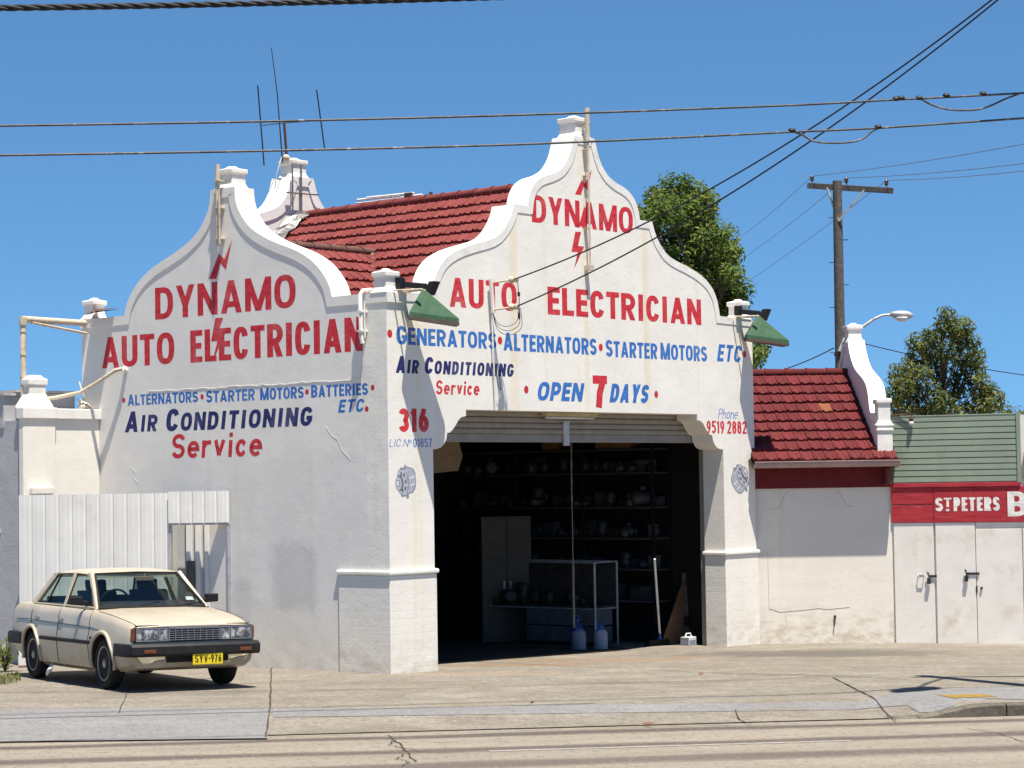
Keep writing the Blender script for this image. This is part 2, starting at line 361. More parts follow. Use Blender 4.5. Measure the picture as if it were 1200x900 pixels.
b = MB(); n = 24
for i in range(n):
    x0, x1 = -700 + 1400 * i / n, -700 + 1400 * (i + 1) / n
    b.add([(x, y, gz(x, y) - .35) for x, y in ((x0, -300), (x1, -300), (x1, 900), (x0, 900))], [(0, 1, 2, 3)])
tag(b.build('ground', M['ground']), kind='structure')
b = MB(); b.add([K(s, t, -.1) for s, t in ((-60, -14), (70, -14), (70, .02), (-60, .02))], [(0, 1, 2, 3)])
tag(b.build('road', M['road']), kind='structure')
ss = [-60, -20, -8] + [-2 + i * .5 for i in range(int(S1 * 2) + 2)]
ss = sorted(set([s for s in ss if s < S1 - .3] + [S1 - .3 + i * .1 for i in range(16)] + [S1 + 2, S1 + 4, S1 + 12, S1 + 60]))
ts = [0, .08, .2, .35, .55, .8, 1.05, 1.3, 1.5, 1.7, 2.2, 3, 4, 6, 9, 14, 24, 60]
b = MB(); vs = [K(s, t) for t in ts for s in ss]; ns = len(ss)
b.add(vs, [(j * ns + i, j * ns + i + 1, (j + 1) * ns + i + 1, (j + 1) * ns + i) for j in range(len(ts) - 1) for i in range(ns - 1)])
footpath = tag(b.build('footpath', M['footpath'], recalc=False, smooth=True), kind='structure')
# kerb: a concrete edge with a real step that runs out into the driveway crossing
M['kerb'] = concrete('kerb concrete', (.15, .13, .105), (.2, .18, .145), (.085, .075, .06), -KR)
b = MB(); ks = [s for s in ss if s >= S1 - .31]
for gap0, gap1 in ((S1 - .3, S1 + 1.03), (S1 + 1.042, S1 + 60)):
    q = [s for s in sorted(set(ks + [gap0, gap1])) if gap0 <= s <= gap1]
    rings = [[K(s, -.03, -.13), K(s, -.03, offs(s, 0) - .012), K(s, 0, offs(s, 0) + .005), K(s, .16, offs(s, .16) + .005), K(s, .16, -.2)] for s in q]
    b.loft(rings)
tag(b.build('kerb', M['kerb'], bevel=.008), kind='structure')
def patch(mb, s0, s1, t0, t1, lift=.004, ns=12, nt_=4, off=None, jag=0):
    vs = []
    for j in range(nt_ + 1):
        for i in range(ns + 1):
            s = s0 + (s1 - s0) * i / ns; t = t0 + (t1 - t0) * j / nt_
            if jag and j in (0, nt_): t += random.uniform(-jag, jag)
            vs.append(K(s, t, off, lift))
    mb.add(vs, [(j * (ns + 1) + i, j * (ns + 1) + i + 1, (j + 1) * (ns + 1) + i + 1, (j + 1) * (ns + 1) + i) for j in range(nt_) for i in range(ns)])
def quadpatch(mb, pts, lift=.004, n=10):             # four (s,t) corners
    vs = []
    for j in range(n + 1):
        for i in range(n + 1):
            a, c = i / n, j / n
            s, t = [(pts[0][k] * (1 - a) + pts[1][k] * a) * (1 - c) + (pts[3][k] * (1 - a) + pts[2][k] * a) * c for k in (0, 1)]
            vs.append(K(s, t, None, lift))
    mb.add(vs, [(j * (n + 1) + i, j * (n + 1) + i + 1, (j + 1) * (n + 1) + i + 1, (j + 1) * (n + 1) + i) for j in range(n) for i in range(n)])
b = MB()
pa, pb = st(0, 866, -.06), st(313, 862, -.06); pc, pd = st(317, 829), st(0, 832)
quadpatch(b, [pa, pb, pc, pd])
a1, a2, a3, a4 = st(320, 839), st(1010, 826), st(1022, 821), st(320, 832)
quadpatch(b, [a1, a2, a3, a4])
a1, a2, a3, a4 = st(1030, 826, .01), st(1160, 819, .03), st(1110, 804, .03), st(1040, 818, .01)
pairs = [(1000, 824, 826, 0), (1025, 819, 825, 0), (1042, 815, 823.5, .005), (1063, 813, 822.5, .015), (1078, 811, 826.5, .02), (1095, 809, 826, .03), (1117, 807, 824.5, .03), (1158, 805.5, 819, .03), (1230, 806, 821, .03), (1330, 806, 822, .03)]
vs = []
for px, ya, yb, o_ in pairs:
    p0, p1 = st(px, ya, o_), st(px, yb, o_)
    for k in range(6): vs.append(K(p0[0] + (p1[0] - p0[0]) * k / 5, p0[1] + (p1[1] - p0[1]) * k / 5, None, .0055))
b.add(vs, [(i * 6 + k, i * 6 + k + 1, (i + 1) * 6 + k + 1, (i + 1) * 6 + k) for i in range(len(pairs) - 1) for k in range(5)])
tag(b.build('concrete_strip', M['footpath_new'], recalc=False), kind='structure')
def crack(mb, pts, wd=.014, lift=.009, wob=.006, sub=10):
    wd *= .42
    out = []
    for (s0, t0), (s1, t1) in zip(pts, pts[1:]):
        for i in range(sub): a = i / sub; out.append((s0 + (s1 - s0) * a + random.uniform(-wob, wob), t0 + (t1 - t0) * a + random.uniform(-wob, wob)))
    out.append(pts[-1]); vs = []
    for i, (s, t) in enumerate(out):
        ds, dt = [out[min(i + 1, len(out) - 1)][k] - out[max(i - 1, 0)][k] for k in (0, 1)]; d = math.hypot(ds, dt) or 1
        w_ = wd * random.uniform(.5, 1.3); vs += [K(s - dt / d * w_, t + ds / d * w_, None, lift), K(s + dt / d * w_, t - ds / d * w_, None, lift)]
    mb.add(vs, [(2 * i, 2 * i + 1, 2 * i + 3, 2 * i + 2) for i in range(len(out) - 1)])
b = MB()
crack(b, [st(0, 812), st(230, 811), st(470, 808), st(720, 801), st(880, 797), st(1030, 795)], .03, wob=.01, sub=12)
crack(b, [st(318, 783), st(317, 812), st(316, 836, -.02), st(311, 862, -.07)], .022)
crack(b, [st(975, 797), st(1022, 818), st(1050, 842, -.06)], .025)
crack(b, [st(862, 828), st(866, 840, -.05), st(880, 848, -.08)], .02)
crack(b, [st(152, 806), st(139, 836)], .012)
crack(b, [st(1040, 829, -.0), st(1062, 828, .01), st(1084, 831, .01)], .012)
for k in range(5):
    s0 = random.uniform(1, 11); t0 = random.uniform(2.5, 6)
    crack(b, [(s0, t0), (s0 + random.uniform(.4, 1.4), t0 + random.uniform(-.3, .3))], .008)
crack(b, [st(0, 869, -.08), st(400, 859.5, -.08), st(800, 849, -.08), st(1060, 842.5, -.08)], .022, wob=.01, sub=14)
tag(b.build('expansion_joint', M['joint'], recalc=False), kind='structure')
b = MB()
def rpatch(mb, s0, s1, t0, t1, lift=.004): patch(mb, s0, s1, t0, t1, lift, 20, 2, -.1, .012)
q0, q1 = st(573, 880.5, -.1), st(1000, 869, -.1)
rpatch(b, q0[0], q1[0], q0[1] - .05, q1[1] + .05 if q1[1] + .05 > q0[1] else q0[1] + .05)
q0 = st(0, 884, -.1); rpatch(b, q0[0] + 4.1, q0[0] + 4.3, q0[1] - .03, q0[1] + .03)
tag(b.build('lane_line', M['line'], recalc=False), kind='structure')
b = MB(); y0, y1 = st(1108, 817, .03), st(1150, 814, .03); patch(b, y0[0], y1[0], y0[1] - .2, y0[1] + .22, .009, 14, 2, None, .06)
tag(b.build('yellow_mark', M['yellow'], recalc=False), kind='structure')
# road cracks and tar
b = MB()
def rcrack(pts, wd):
    wd *= .45
    pts = [st(x, y, -.1) for x, y in pts]; out = []
    for (s0, t0), (s1, t1) in zip(pts, pts[1:]):
        for i in range(8): a = i / 8; out.append((s0 + (s1 - s0) * a + random.uniform(-.02, .02), t0 + (t1 - t0) * a + random.uniform(-.02, .02)))
    vs = []
    for i, (s, t) in enumerate(out):
        ds, dt = [out[min(i + 1, len(out) - 1)][k] - out[max(i - 1, 0)][k] for k in (0, 1)]; d = math.hypot(ds, dt) or 1
        w_ = wd * random.uniform(.4, 1.3); vs += [K(s - dt / d * w_, t + ds / d * w_, -.1, .005), K(s + dt / d * w_, t - ds / d * w_, -.1, .005)]
    b.add(vs, [(2 * i, 2 * i + 1, 2 * i + 3, 2 * i + 2) for i in range(len(out) - 1)])
rcrack([(455, 862), (468, 872), (478, 882), (488, 895)], .022)
rcrack([(462, 868), (455, 873), (470, 877), (492, 879)], .018); rcrack([(474, 884), (466, 890), (480, 893), (470, 899)], .016); rcrack([(478, 880), (520, 883), (545, 881)], .012)
rcrack([(0, 884), (60, 883), (140, 882)], .012)
rcrack([(1130, 853), (1170, 860), (1205, 872)], .014); rcrack([(1090, 848), (1120, 851), (1150, 849)], .01)
rcrack([(740, 846), (790, 848), (850, 846)], .012)
tag(b.build('road_crack', M['joint'], recalc=False), kind='structure')

# ------------------------------------------------------------------ lettering: strokes of even weight, as a sign painter draws block letters
def ell(cx, cy, rx, ry, a0, a1, n=14): return [(cx + rx * math.cos(R(a0 + (a1 - a0) * i / n)), cy + ry * math.sin(R(a0 + (a1 - a0) * i / n))) for i in range(n + 1)]
def sup(cx, cy, rx, ry, a0, a1, n=22, e=.8):
    o = []
    for i in range(n + 1):
        c, s_ = math.cos(R(a0 + (a1 - a0) * i / n)), math.sin(R(a0 + (a1 - a0) * i / n))
        o.append((cx + rx * math.copysign(abs(c) ** e, c), cy + ry * math.copysign(abs(s_) ** e, s_)))
    return o
WID = dict(I=.0, M=.78, N=.62, O=.62, G=.6, C=.56, D=.58, A=.66, Y=.6, T=.52, L=.46, E=.47, R=.58, P=.54, S=.54, B=.56, V=.6, H=.58, U=.58)
WID.update({'1': .3, '.': .0, ' ': .34, '·': .0, 'i': .0, 'r': .36, 'c': .44, 'e': .5, 'v': .48, 'h': .46, 'o': .48, 'n': .46, '-': .26, 'º': .32})
def glyph(ch, w, t, ty):
    """strokes of a glyph in a box w wide and 1 high: (points, closed, extend-and-clip)"""
    h = t / 2; hy = ty / 2; l, r, bt, T, c = h, w - h, hy, 1 - hy, w / 2
    V = lambda x, a=0, b_=1: ([(x, a), (x, b_)], 0, 0); Hh = lambda y, a=0, b_=None: ([(a, y), (w if b_ is None else b_, y)], 0, 0)
    X = lambda *p: (list(p), 0, 1)
    rx, ry = (r - l) / 2, (T - bt) / 2; d = h * 1.12
    g = {
        'I': [V(c)], 'L': [V(l), Hh(bt)], 'T': [Hh(T), V(c)], 'H': [V(l), V(r), Hh(.5)],
        'E': [V(l), Hh(bt), Hh(T), Hh(.51, 0, w * .92)],
        'A': [X((d, 0), (c, 1)), X((w - d, 0), (c, 1)), Hh(.27, w * .2, w * .8)],
        'V': [X((d, 1), (c, 0)), X((w - d, 1), (c, 0))],
        'Y': [([(d, 1), (c, .36)], 0, 2), ([(w - d, 1), (c, .36)], 0, 2), V(c, 0, .44)],
        'N': [V(l), V(r), X((l, 1), (r, 0))],
        'M': [V(l), V(r), X((l, 1), (c, .02)), X((r, 1), (c, .02))],
        'O': [(sup(c, .5, rx, ry, 0, 360, 36)[:-1], 1, 0)], '0': [(sup(c, .5, rx, ry, 0, 360, 36)[:-1], 1, 0)],
        'C': [([(r - .02, .70)] + sup(c, .5, rx, ry, 35, 325) + [(r - .02, .30)], 0, 0)],
        'G': [([(r - .02, .70)] + sup(c, .5, rx, ry, 35, 300) + [(r, .3), (r, .42)], 0, 0), Hh(.42, c, w)],
        'U': [([(l, 1), (l, .35)] + sup(c, .35, rx, .35 - bt, 180, 360) + [(r, 1)], 0, 0)],
        'D': [V(l), ([(l, T), (c * .8, T)] + sup(c * .8, .5, r - c * .8, ry, 90, -90) + [(l, bt)], 0, 0)],
        'P': [V(l), ([(l, T), (c, T)] + ell(c, T - .235, r - c, .235, 90, -90) + [(l, T - .47)], 0, 0)],
        'R': [V(l), ([(l, T), (c, T)] + ell(c, T - .22, r - c, .22, 90, -90) + [(l, T - .44)], 0, 0), ([(c * .95, T - .42), (w - d, 0)], 0, 3)],
        'B': [V(l), ([(l, T), (c, T)] + ell(c, .5 + (T - .5) / 2, (r - c) * .9, (T - .5) / 2, 90, -90) + [(l, .5)], 0, 0), ([(l, .5), (c, .5)] + ell(c, (.5 + bt) / 2, r - c, (.5 - bt) / 2, 90, -90) + [(l, bt)], 0, 0)],
        'S': [(ell(c, T - ry / 2, rx, ry / 2, 15, 270) + ell(c, bt + ry / 2, rx, ry / 2, 90, -165)[1:], 0, 0)],
        '7': [Hh(T), ([(r - h * .3, T), (c * .95, .45), (c * .8, 0)], 0, 0)],
        '1': [V(r), ([(r, T - .02), (l * .4, T - .16)], 0, 0)],
        '3': [(ell(c, T - ry / 2, rx, ry / 2, 160, -90) + ell(c, bt + ry / 2, rx, ry / 2, 90, -160)[1:], 0, 0)],
        '6': [(ell(c, bt + .25, rx, .25, 0, 360, 20)[:-1], 1, 0), ([(l, bt + .25), (l + .02, .55), (c, .86), (r - h, 1)], 0, 0)],
        '9': [(ell(c, T - .25, rx, .25, 0, 360, 20)[:-1], 1, 0), ([(r, T - .25), (r - .02, .45), (c, .14), (l + h, 0)], 0, 0)],
        '8': [(ell(c, T - .21, rx * .92, .21, 0, 360, 20)[:-1], 1, 0), (ell(c, bt + .25, rx, .25, 0, 360, 20)[:-1], 1, 0)],
        '5': [Hh(T, h), V(l + h * .4, .5, 1), ([(l, .53)] + ell(c * .9, bt + .27, r - c * .9, .27, 110, -150), 0, 0)],
        '2': [(ell(c, T - .23, rx, .23, 165, -30) + [(l, bt)], 0, 0), Hh(bt)],
        '.': [(ell(h, h, h * .5, h * .5, 0, 360, 10)[:-1], 1, 0)], '-': [Hh(.5)],
        'º': [(ell(c, .72, rx, .18, 0, 360, 16)[:-1], 1, 0)],
        'i': [V(c, 0, .68), V(c, .8, .98)],
        'r': [V(l, 0, .7), ([(l, .42), (l + (r - l) * .45, .6), (w, .62)], 0, 0)],
        'c': [([(r, .5)] + ell(c, .35, rx, .35 - bt, 40, 320) + [(r, .2)], 0, 0)],
        'o': [(ell(c, .35, rx, .35 - bt, 0, 360, 20)[:-1], 1, 0)],
        'e': [([(l, .36), (r, .36)] + ell(c, .35, rx, .35 - bt, 5, 318), 0, 0)],
        'v': [([(d, .7), (c, h * .8)], 0, 0), ([(w - d, .7), (c, h * .8)], 0, 0)],
        'h': [V(l), ([(l, .42), (c * .9, .65), (r, .5), (r, 0)], 0, 0)], 'n': [V(l, 0, .7), ([(l, .42), (c * .9, .65), (r, .5), (r, 0)], 0, 0)],
        ' ': [],
    }
    return g[ch]
def clip(poly, axis, lim, keep_less):
    out = []
    for i in range(len(poly)):
        a, b_ = poly[i], poly[(i + 1) % len(poly)]; ia = (a[axis] <= lim) == keep_less or a[axis] == lim; ib = (b_[axis] <= lim) == keep_less or b_[axis] == lim
        if ia: out.append(a)
        if ia != ib:
            k = (lim - a[axis]) / (b_[axis] - a[axis]); out.append(tuple(a[j] + (b_[j] - a[j]) * k for j in (0, 1)))
    return out
def ribbon(pts, closed, t, ty=None):
    ty = t if ty is None else ty
    n = len(pts); Ls, Rs = [], []
    for i in range(n):
        p = pts[i]; a = pts[i - 1] if (i or closed) else None; c = pts[(i + 1) % n] if (i < n - 1 or closed) else None
        d = [];
        for q0, q1 in ((a, p), (p, c)):
            if q0 is None or q1 is None: continue
            dx, dy = q1[0] - q0[0], q1[1] - q0[1]; ln = math.hypot(dx, dy)
            if ln > 1e-9: d.append((-dy / ln, dx / ln))
        nx, ny = sum(x for x, _ in d) / len(d), sum(y for _, y in d) / len(d); ln2 = nx * nx + ny * ny
        k = min(1 / max(ln2, .2), 2.2); nx, ny = nx * k, ny * k
        Ls.append((p[0] + nx * t / 2, p[1] + ny * ty / 2)); Rs.append((p[0] - nx * t / 2, p[1] - ny * ty / 2))
    rng = range(n if closed else n - 1)
    return [[Ls[i], Rs[i], Rs[(i + 1) % n], Ls[(i + 1) % n]] for i in rng]
def letters(mb, text, x0, x1, y0, H, fn, t=.2, shear=0.0, gap=.16, small=.8, caps=False, mi=0, d0=.0008, ty=None):
    ty = t * .68 if ty is None else ty
    """text set between x0 and x1 on the baseline y0, cap height H; fn(x, y, depth) -> 3D. With caps, '^' lifts the next letter to full height"""
    seq = []; big = False
    for ch in text:
        if ch == '^': big = True; continue
        sc = 1.0 if (not caps or big) else small; big = False; seq.append((ch, sc))
    nat = lambda ch, sc: (WID.get(ch, .54) + (t if ch in 'I.·iº1' and ch != '1' else 0)) * sc
    tot = sum(nat(c, s_) for c, s_ in seq) + gap * (len(seq) - 1)
    kx = (abs(x1 - x0) / H) / tot; sg = 1 if x1 > x0 else -1; x = 0.0; dep = d0
    for ch, sc in seq:
        w_ = nat(ch, sc) * kx
        dep = d0
        if ch in 'Ii.': off = w_ / 2 - t * sc / 2; ww = t
        else: off = 0; ww = w_ / sc
        for pts, closed, ext in glyph(ch, ww, t, ty):
            dep += .00006
            if ext:
                (ax, ay), (bx, by) = pts[0], pts[-1]; dx, dy = bx - ax, by - ay; ln = math.hypot(dx, dy); e = t * .9 / ln; e0, e1 = (e if ext in (1, 2) else 0), (e if ext in (1, 3) else 0)
                polys = ribbon([(ax - dx * e0, ay - dy * e0), (bx + dx * e1, by + dy * e1)], 0, t * .92)
                polys = [clip(clip(clip(clip(p, 1, 1, True), 1, 0, False), 0, ww, True), 0, 0, False) for p in polys]
            else: polys = ribbon(pts, closed, t, ty)
            for p in polys:
                if len(p) < 3: continue
                mb.add([fn(x0 + sg * ((x + off + (q[0] + shear * q[1]) * sc) * H), y0 + q[1] * sc * H, dep) for q in p], [tuple(range(len(p)))], mi)
        x += w_ + gap * kx
def dots(mb, pts, fn, rx, ry, mi=0, d0=.001):
    for x, y in pts: mb.add([fn(x + rx * math.cos(k * math.pi / 9), y + ry * math.sin(k * math.pi / 9), d0) for k in range(18)], [tuple(range(18))], mi)
# ------------------------------------------------------------------ the workshop (local axes: x along the front, y into the shop)
RZ = math.pi / 2 - YAW
FL, DP = 8.75, 6.58                      # length of the front, depth
shop = tag(empty('workshop_building', C0, RZ), 'white rendered corner workshop with curved gable parapets and red and blue painted lettering', 'building')
HALF = [(.24, 7.79), (.27, 7.70), (.33, 7.54), (.42, 7.39), (.57, 7.25), (.77, 7.16), (.98, 7.10), (1.13, 7.02), (1.24, 6.91), (1.31, 6.77), (1.34, 6.63), (1.66, 6.63), (1.72, 6.48), (1.84, 6.31), (2.02, 6.15), (2.24, 6.06), (2.52, 5.99), (2.83, 5.90), (3.08, 5.79), (3.26, 5.65), (3.38, 5.46), (3.44, 5.22)]
SHALF = [(.25, 6.94), (.27, 6.76), (.34, 6.59), (.49, 6.40), (.69, 6.25), (.95, 6.12), (1.24, 6.01), (1.55, 5.90), (1.80, 5.77), (1.96, 5.65), (2.10, 5.50), (2.19, 5.36), (2.24, 5.2)]
def densify(p, n=2):
    o = []
    for i in range(len(p) - 1):
        p0, p1, p2, p3 = p[max(i - 1, 0)], p[i], p[i + 1], p[min(i + 2, len(p) - 1)]
        straight = (abs(p1[1] - p2[1]) < .005)
        for k in range(n):
            a = k / n
            if straight: o.append(tuple(p1[j] + (p2[j] - p1[j]) * a for j in (0, 1)))
            else:
                if abs(p0[1] - p1[1]) < .005: p0 = p1
                if abs(p3[1] - p2[1]) < .005: p3 = p2
                o.append(tuple(.5 * (2 * p1[j] + (p2[j] - p0[j]) * a + (2 * p0[j] - 5 * p1[j] + 4 * p2[j] - p3[j]) * a * a + (3 * p1[j] - p0[j] - 3 * p2[j] + p3[j]) * a ** 3) for j in (0, 1)))
    return o + [p[-1]]
def mirror(p, c): return [(c - x, y) for x, y in p[::-1]] + [(c + x, y) for x, y in p]
FC, SC = 4.38, 3.29
prof_f = mirror(densify(HALF), FC); prof_s = mirror(densify(SHALF), SC)
fr = lambda a, b_, d: (a, d, b_)          # front planes: (along, height, depth)
sd = lambda a, b_, d: (d, a, b_)          # side planes: (into, height, depth)
corbL = [(.9, 3.055), (.98, 3.06), (1.07, 3.085), (1.13, 3.13), (1.18, 3.2), (1.2, 3.29), (1.25, 3.29), (1.31, 3.33), (1.37, 3.385), (1.44, 3.47), (1.50, 3.51), (1.6, 3.53), (1.6, 3.62)]
corbR = [(8.76 - x, z) for x, z in corbL[::-1]]
outer = [(0, -.6), (0, 5.2)] + prof_f + [(FL, 5.2), (FL, -.6)]
b = MB(); b.prism(outer + [(7.86, -.6)] + corbR[::-1][:0] + [(7.86, 3.055)] + corbR[::-1][1:] + corbL[::-1][:-1] + [(.9, 3.055), (.9, -.6)], fr, 0, .41)
b.build('front_wall', M['stucco_brick'], shop)
def offset(pl, d):
    o = []
    for i, p in enumerate(pl):
        ns_ = []
        for q0, q1 in ((pl[i - 1] if i else None, p), (p, pl[i + 1] if i < len(pl) - 1 else None)):
            if q0 is None or q1 is None: continue
            dx, dy = q1[0] - q0[0], q1[1] - q0[1]; ln = math.hypot(dx, dy)
            if ln > 1e-6: ns_.append((-dy / ln, dx / ln))
        nx, ny = sum(a for a, _ in ns_) / len(ns_), sum(c for _, c in ns_) / len(ns_); k = 1 / max(nx * nx + ny * ny, .35)
        o.append((p[0] + nx * k * d, p[1] + ny * k * d))
    return o
def coping(top, fn, d0, d1, drop=.145, proud=.012):
    """rendered band that follows the top edge of a parapet and caps it"""
    o, i_ = offset(top, proud), offset(top, -drop); mb = MB(); n_ = len(top)
    mb.loft([[fn(*o[k], d0), fn(*o[k], d1), fn(*i_[k], d1), fn(*i_[k], d0)] for k in range(n_)])
    return mb
top_f = [(.0, 5.2)] + prof_f + [(FL, 5.2)]
coping(top_f, fr, -.009, .423, .105).build('coping', M['trim'], shop)
# side wall, its gable and coping
b = MB(); b.prism([(.41, -.6), (.41, 5.2)] + prof_s + [(DP, 5.2), (DP, -.6)], sd, 0, .36)
b.build('side_wall', M['stucco_side'], shop)
coping([(-.03, 5.2)] + prof_s + [(DP + .03, 5.2)], sd, -.012, .375, .125).build('coping', M['stucco_side'], shop)
# rear gable, right wall
b = MB(); b.prism([(.36, -.6), (.36, 5.2)] + prof_f + [(FL, 5.2), (FL, -.6)], fr, 6.15, DP)
b.build('rear_wall', M['stucco'], shop)
coping([(.4, 5.2)] + prof_f + [(FL, 5.2)], fr, 6.13, DP + .05).build('coping', M['trim'], shop)
b = MB(); b.box(8.40, FL, .41, 6.15, -.6, 5.2); b.build('right_wall', M['stucco'], shop)
# square blocks on the gable necks and caps on the corner piers
def block(x, y, z0, z1, hx, hy):
    mb = MB(); rg = lambda a, c, z: [(x - a, y - c, z), (x + a, y - c, z), (x + a, y + c, z), (x - a, y + c, z)]
    mb.loft([rg(hx + .05, hy + .05, z0), rg(hx + .02, hy + .02, z0 + .04), rg(hx, hy, z0 + .09), rg(hx, hy, z1 - .07), rg(hx + .025, hy + .025, z1 - .065), rg(hx + .025, hy + .025, z1), rg(hx * .55, hy * .55, z1 + .02), rg(hx * .3, hy * .3, z1 + .05)])
    return mb
block(FC, .2, 7.79, 8.1, .15, .16).build('finial_block', M['trim'], shop, bevel=.01)
block(FC, 6.36, 7.79, 8.1, .15, .16).build('finial_block', M['trim'], shop, bevel=.01)
block(.18, SC, 6.94, 7.24, .14, .15).build('finial_block', M['trim'], shop, bevel=.01)
for x, y in ((.14, .14), (8.56, .14), (.14, DP - .14), (8.56, DP - .14)):
    block(x, y, 5.21, 5.5, .115, .115).build('pier_cap', M['trim'], shop, bevel=.01)
# bands on the piers
zz = ((1.333, .012), (1.352, .024), (1.385, .024), (1.40, .008))
b = MB(); b.loft([[(-.022 - o, -.022 - o, z), (.922 + o, -.022 - o, z), (.922 + o, .40 + o, z), (.1, .40 + o, z), (.1, .975 + o, z), (-.022 - o, .975 + o, z)] for z, o in zz]); b.build('pier_band', M['trim'], shop, bevel=.006)
b = MB(); b.loft([[(7.838 - o, -.022 - o, z), (8.772 + o, -.022 - o, z), (8.772 + o, .40 + o, z), (7.838 - o, .40 + o, z)] for z, o in zz]); b.build('pier_band', M['trim'], shop, bevel=.006)
b = MB(); b.prism([(-.022, -.022), (.922, -.022), (.922, .40), (.1, .40), (.1, .975), (-.022, .975)], lambda a, c, d: (a, c, d), -.6, 1.331); b.build('pier_plinth', M['stucco_brick'], shop, bevel=.012)
b = MB(); b.box(7.838, 8.772, -.022, .40, -.6, 1.331); b.build('pier_plinth', M['stucco_brick'], shop, bevel=.012)
# interior shell
b = MB(); b.add([(x, y, gz(*(C0 + FD * x + SD * y).xy) + .012) for x, y in ((.36, 1.0), (8.4, 1.0), (8.4, 6.15), (.36, 6.15))], [(0, 1, 2, 3)]); b.build('workshop_floor', M['floor'], shop)  # dark sheet from where indoor shade begins; that shade is in its colour
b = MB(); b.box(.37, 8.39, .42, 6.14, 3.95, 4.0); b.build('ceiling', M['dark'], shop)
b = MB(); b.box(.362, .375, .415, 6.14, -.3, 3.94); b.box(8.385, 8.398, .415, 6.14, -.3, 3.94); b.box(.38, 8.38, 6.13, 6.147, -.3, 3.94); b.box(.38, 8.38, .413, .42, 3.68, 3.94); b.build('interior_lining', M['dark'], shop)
# roof tiles
def tiles(mb, O, ax, up, width, length, course=.29, tw=.225, edge=.036):
    O, ax, up = Vector(O), Vector(ax).normalized(), Vector(up).normalized(); nr = ax.cross(up)
    if nr.z < 0: nr = -nr
    pf = [(0, .0), (.06, .015), (.16, .019), (.26, .012), (.34, .002), (.62, .002), (.70, .010), (.80, .014), (.90, .008), (1, .0)]
    nc, nt_ = int(length / course + .5), int(width / tw + .5)
    for j in range(nc):
        for i in range(nt_):
            j0 = random.gauss(0, .007); lift = random.uniform(-.004, .007); sk = random.gauss(0, .005)
            b0, b1, b2 = [], [], []
            for a, hgt in pf:
                x = (i + a) * tw; y0 = j * course + j0 + sk * a - .03
                b0.append(O + ax * x + up * y0 + nr * (hgt * 1.2 + .002 + lift - .014)); b1.append(O + ax * x + up * y0 + nr * (hgt * 1.7 + edge + lift)); b2.append(O + ax * x + up * ((j + 1) * course + .02) + nr * (hgt * .6 + lift * .2))
            n_ = len(pf); mb.add(b0 + b1 + b2, [(r_ * n_ + k, r_ * n_ + k + 1, (r_ + 1) * n_ + k + 1, (r_ + 1) * n_ + k) for r_ in (0, 1) for k in range(n_ - 1)])
RIDGE, CR = 7.13, 6.2
slope = (RIDGE - CR) / (FC - 3.12); sl_len = math.hypot(FC - .36, (FC - .36) * slope)
b = MB()
tiles(b, (.36, .42, RIDGE - (FC - .36) * slope), (0, 1, 0), (1, 0, slope), 5.74, sl_len)
tiles(b, (8.40, .42, RIDGE - (FC - .36) * slope), (0, 1, 0), (-1, 0, slope), 5.74, sl_len)
b.build('main_roof', M['tile'], shop, recalc=False)
b = MB(); w2 = 1.9
for sg in (-1, 1):
    tiles(b, (.37, SC + sg * w2, CR - w2 * slope), (1, 0, 0), (0, -sg, slope), 2.85, math.hypot(w2, w2 * slope))
b.build('cross_roof', M['tile'], shop, recalc=False)
b = MB()                                      # roof boards under the tiles, so that no light leaks
b.add([(.36, .42, RIDGE - (FC - .36) * slope - .05), (FC, .42, RIDGE - .05), (FC, 6.14, RIDGE - .05), (.36, 6.14, RIDGE - (FC - .36) * slope - .05), (8.4, .42, RIDGE - (FC - .36) * slope - .05), (8.4, 6.14, RIDGE - (FC - .36) * slope - .05)], [(0, 1, 2, 3), (1, 4, 5, 2)])
b.build('roof_lining', M['dark'], shop, recalc=False)
def ridge(mb, p, q, r=.1, seg=.36):
    p, q = Vector(p), Vector(q); n_ = max(1, round((q - p).length / seg))
    for k in range(n_):
        a, c = p.lerp(q, k / n_), p.lerp(q, (k + 1.06) / n_); c2 = p.lerp(q, (k + .12) / n_)
        mb.tube([a, c2, c], [r * 1.16, r * 1.02, r * .9], 10)
b = MB(); ridge(b, (FC, .42, RIDGE + .02), (FC, 6.1, RIDGE + .02), .078); b.build('ridge_cap', M['tile'], shop, smooth=45)
b = MB(); ridge(b, (.38, SC, CR + .01), (3.2, SC, CR + .015), .07); b.build('ridge_cap', simple('grey weathered ridge tile', (.15, .075, .062), .85, .4, 7, dirt=(.2, .17, .14)), shop, smooth=45)
b = MB()
vv = [(.5 + .13 * k, SC - (3.12 - (.5 + .13 * k)) , 0) for k in range(20)]
b.tube([(x, SC - (3.12 - x), CR - (3.12 - x) * slope + .012) for x in (3.12, 2.9, 2.6, 2.3, 2.0, 1.6)], .035, 6); b.build('valley_mortar', M['mortar'], shop)
# foil flashing where the roof meets the rear gable
b = MB()
pts = [(FC - .1 - .16 * k, RIDGE - (.1 + .16 * k) * slope + .05) for k in range(14)]
vs = []
for k, (x, z) in enumerate(pts): vs += [(x, 5.86 + random.uniform(-.05, .05), z + random.uniform(0, .07)), (x, 6.0 + random.uniform(-.03, .03), z + .05 + random.uniform(0, .1)), (x, 6.11, z + .16 + random.uniform(-.06, .06))]
b.add(vs, [(3 * k + j, 3 * k + 3 + j, 3 * k + 4 + j, 3 * k + 1 + j) for k in range(len(pts) - 1) for j in (0, 1)]); b.build('foil_flashing', M['foil'], shop, recalc=False)
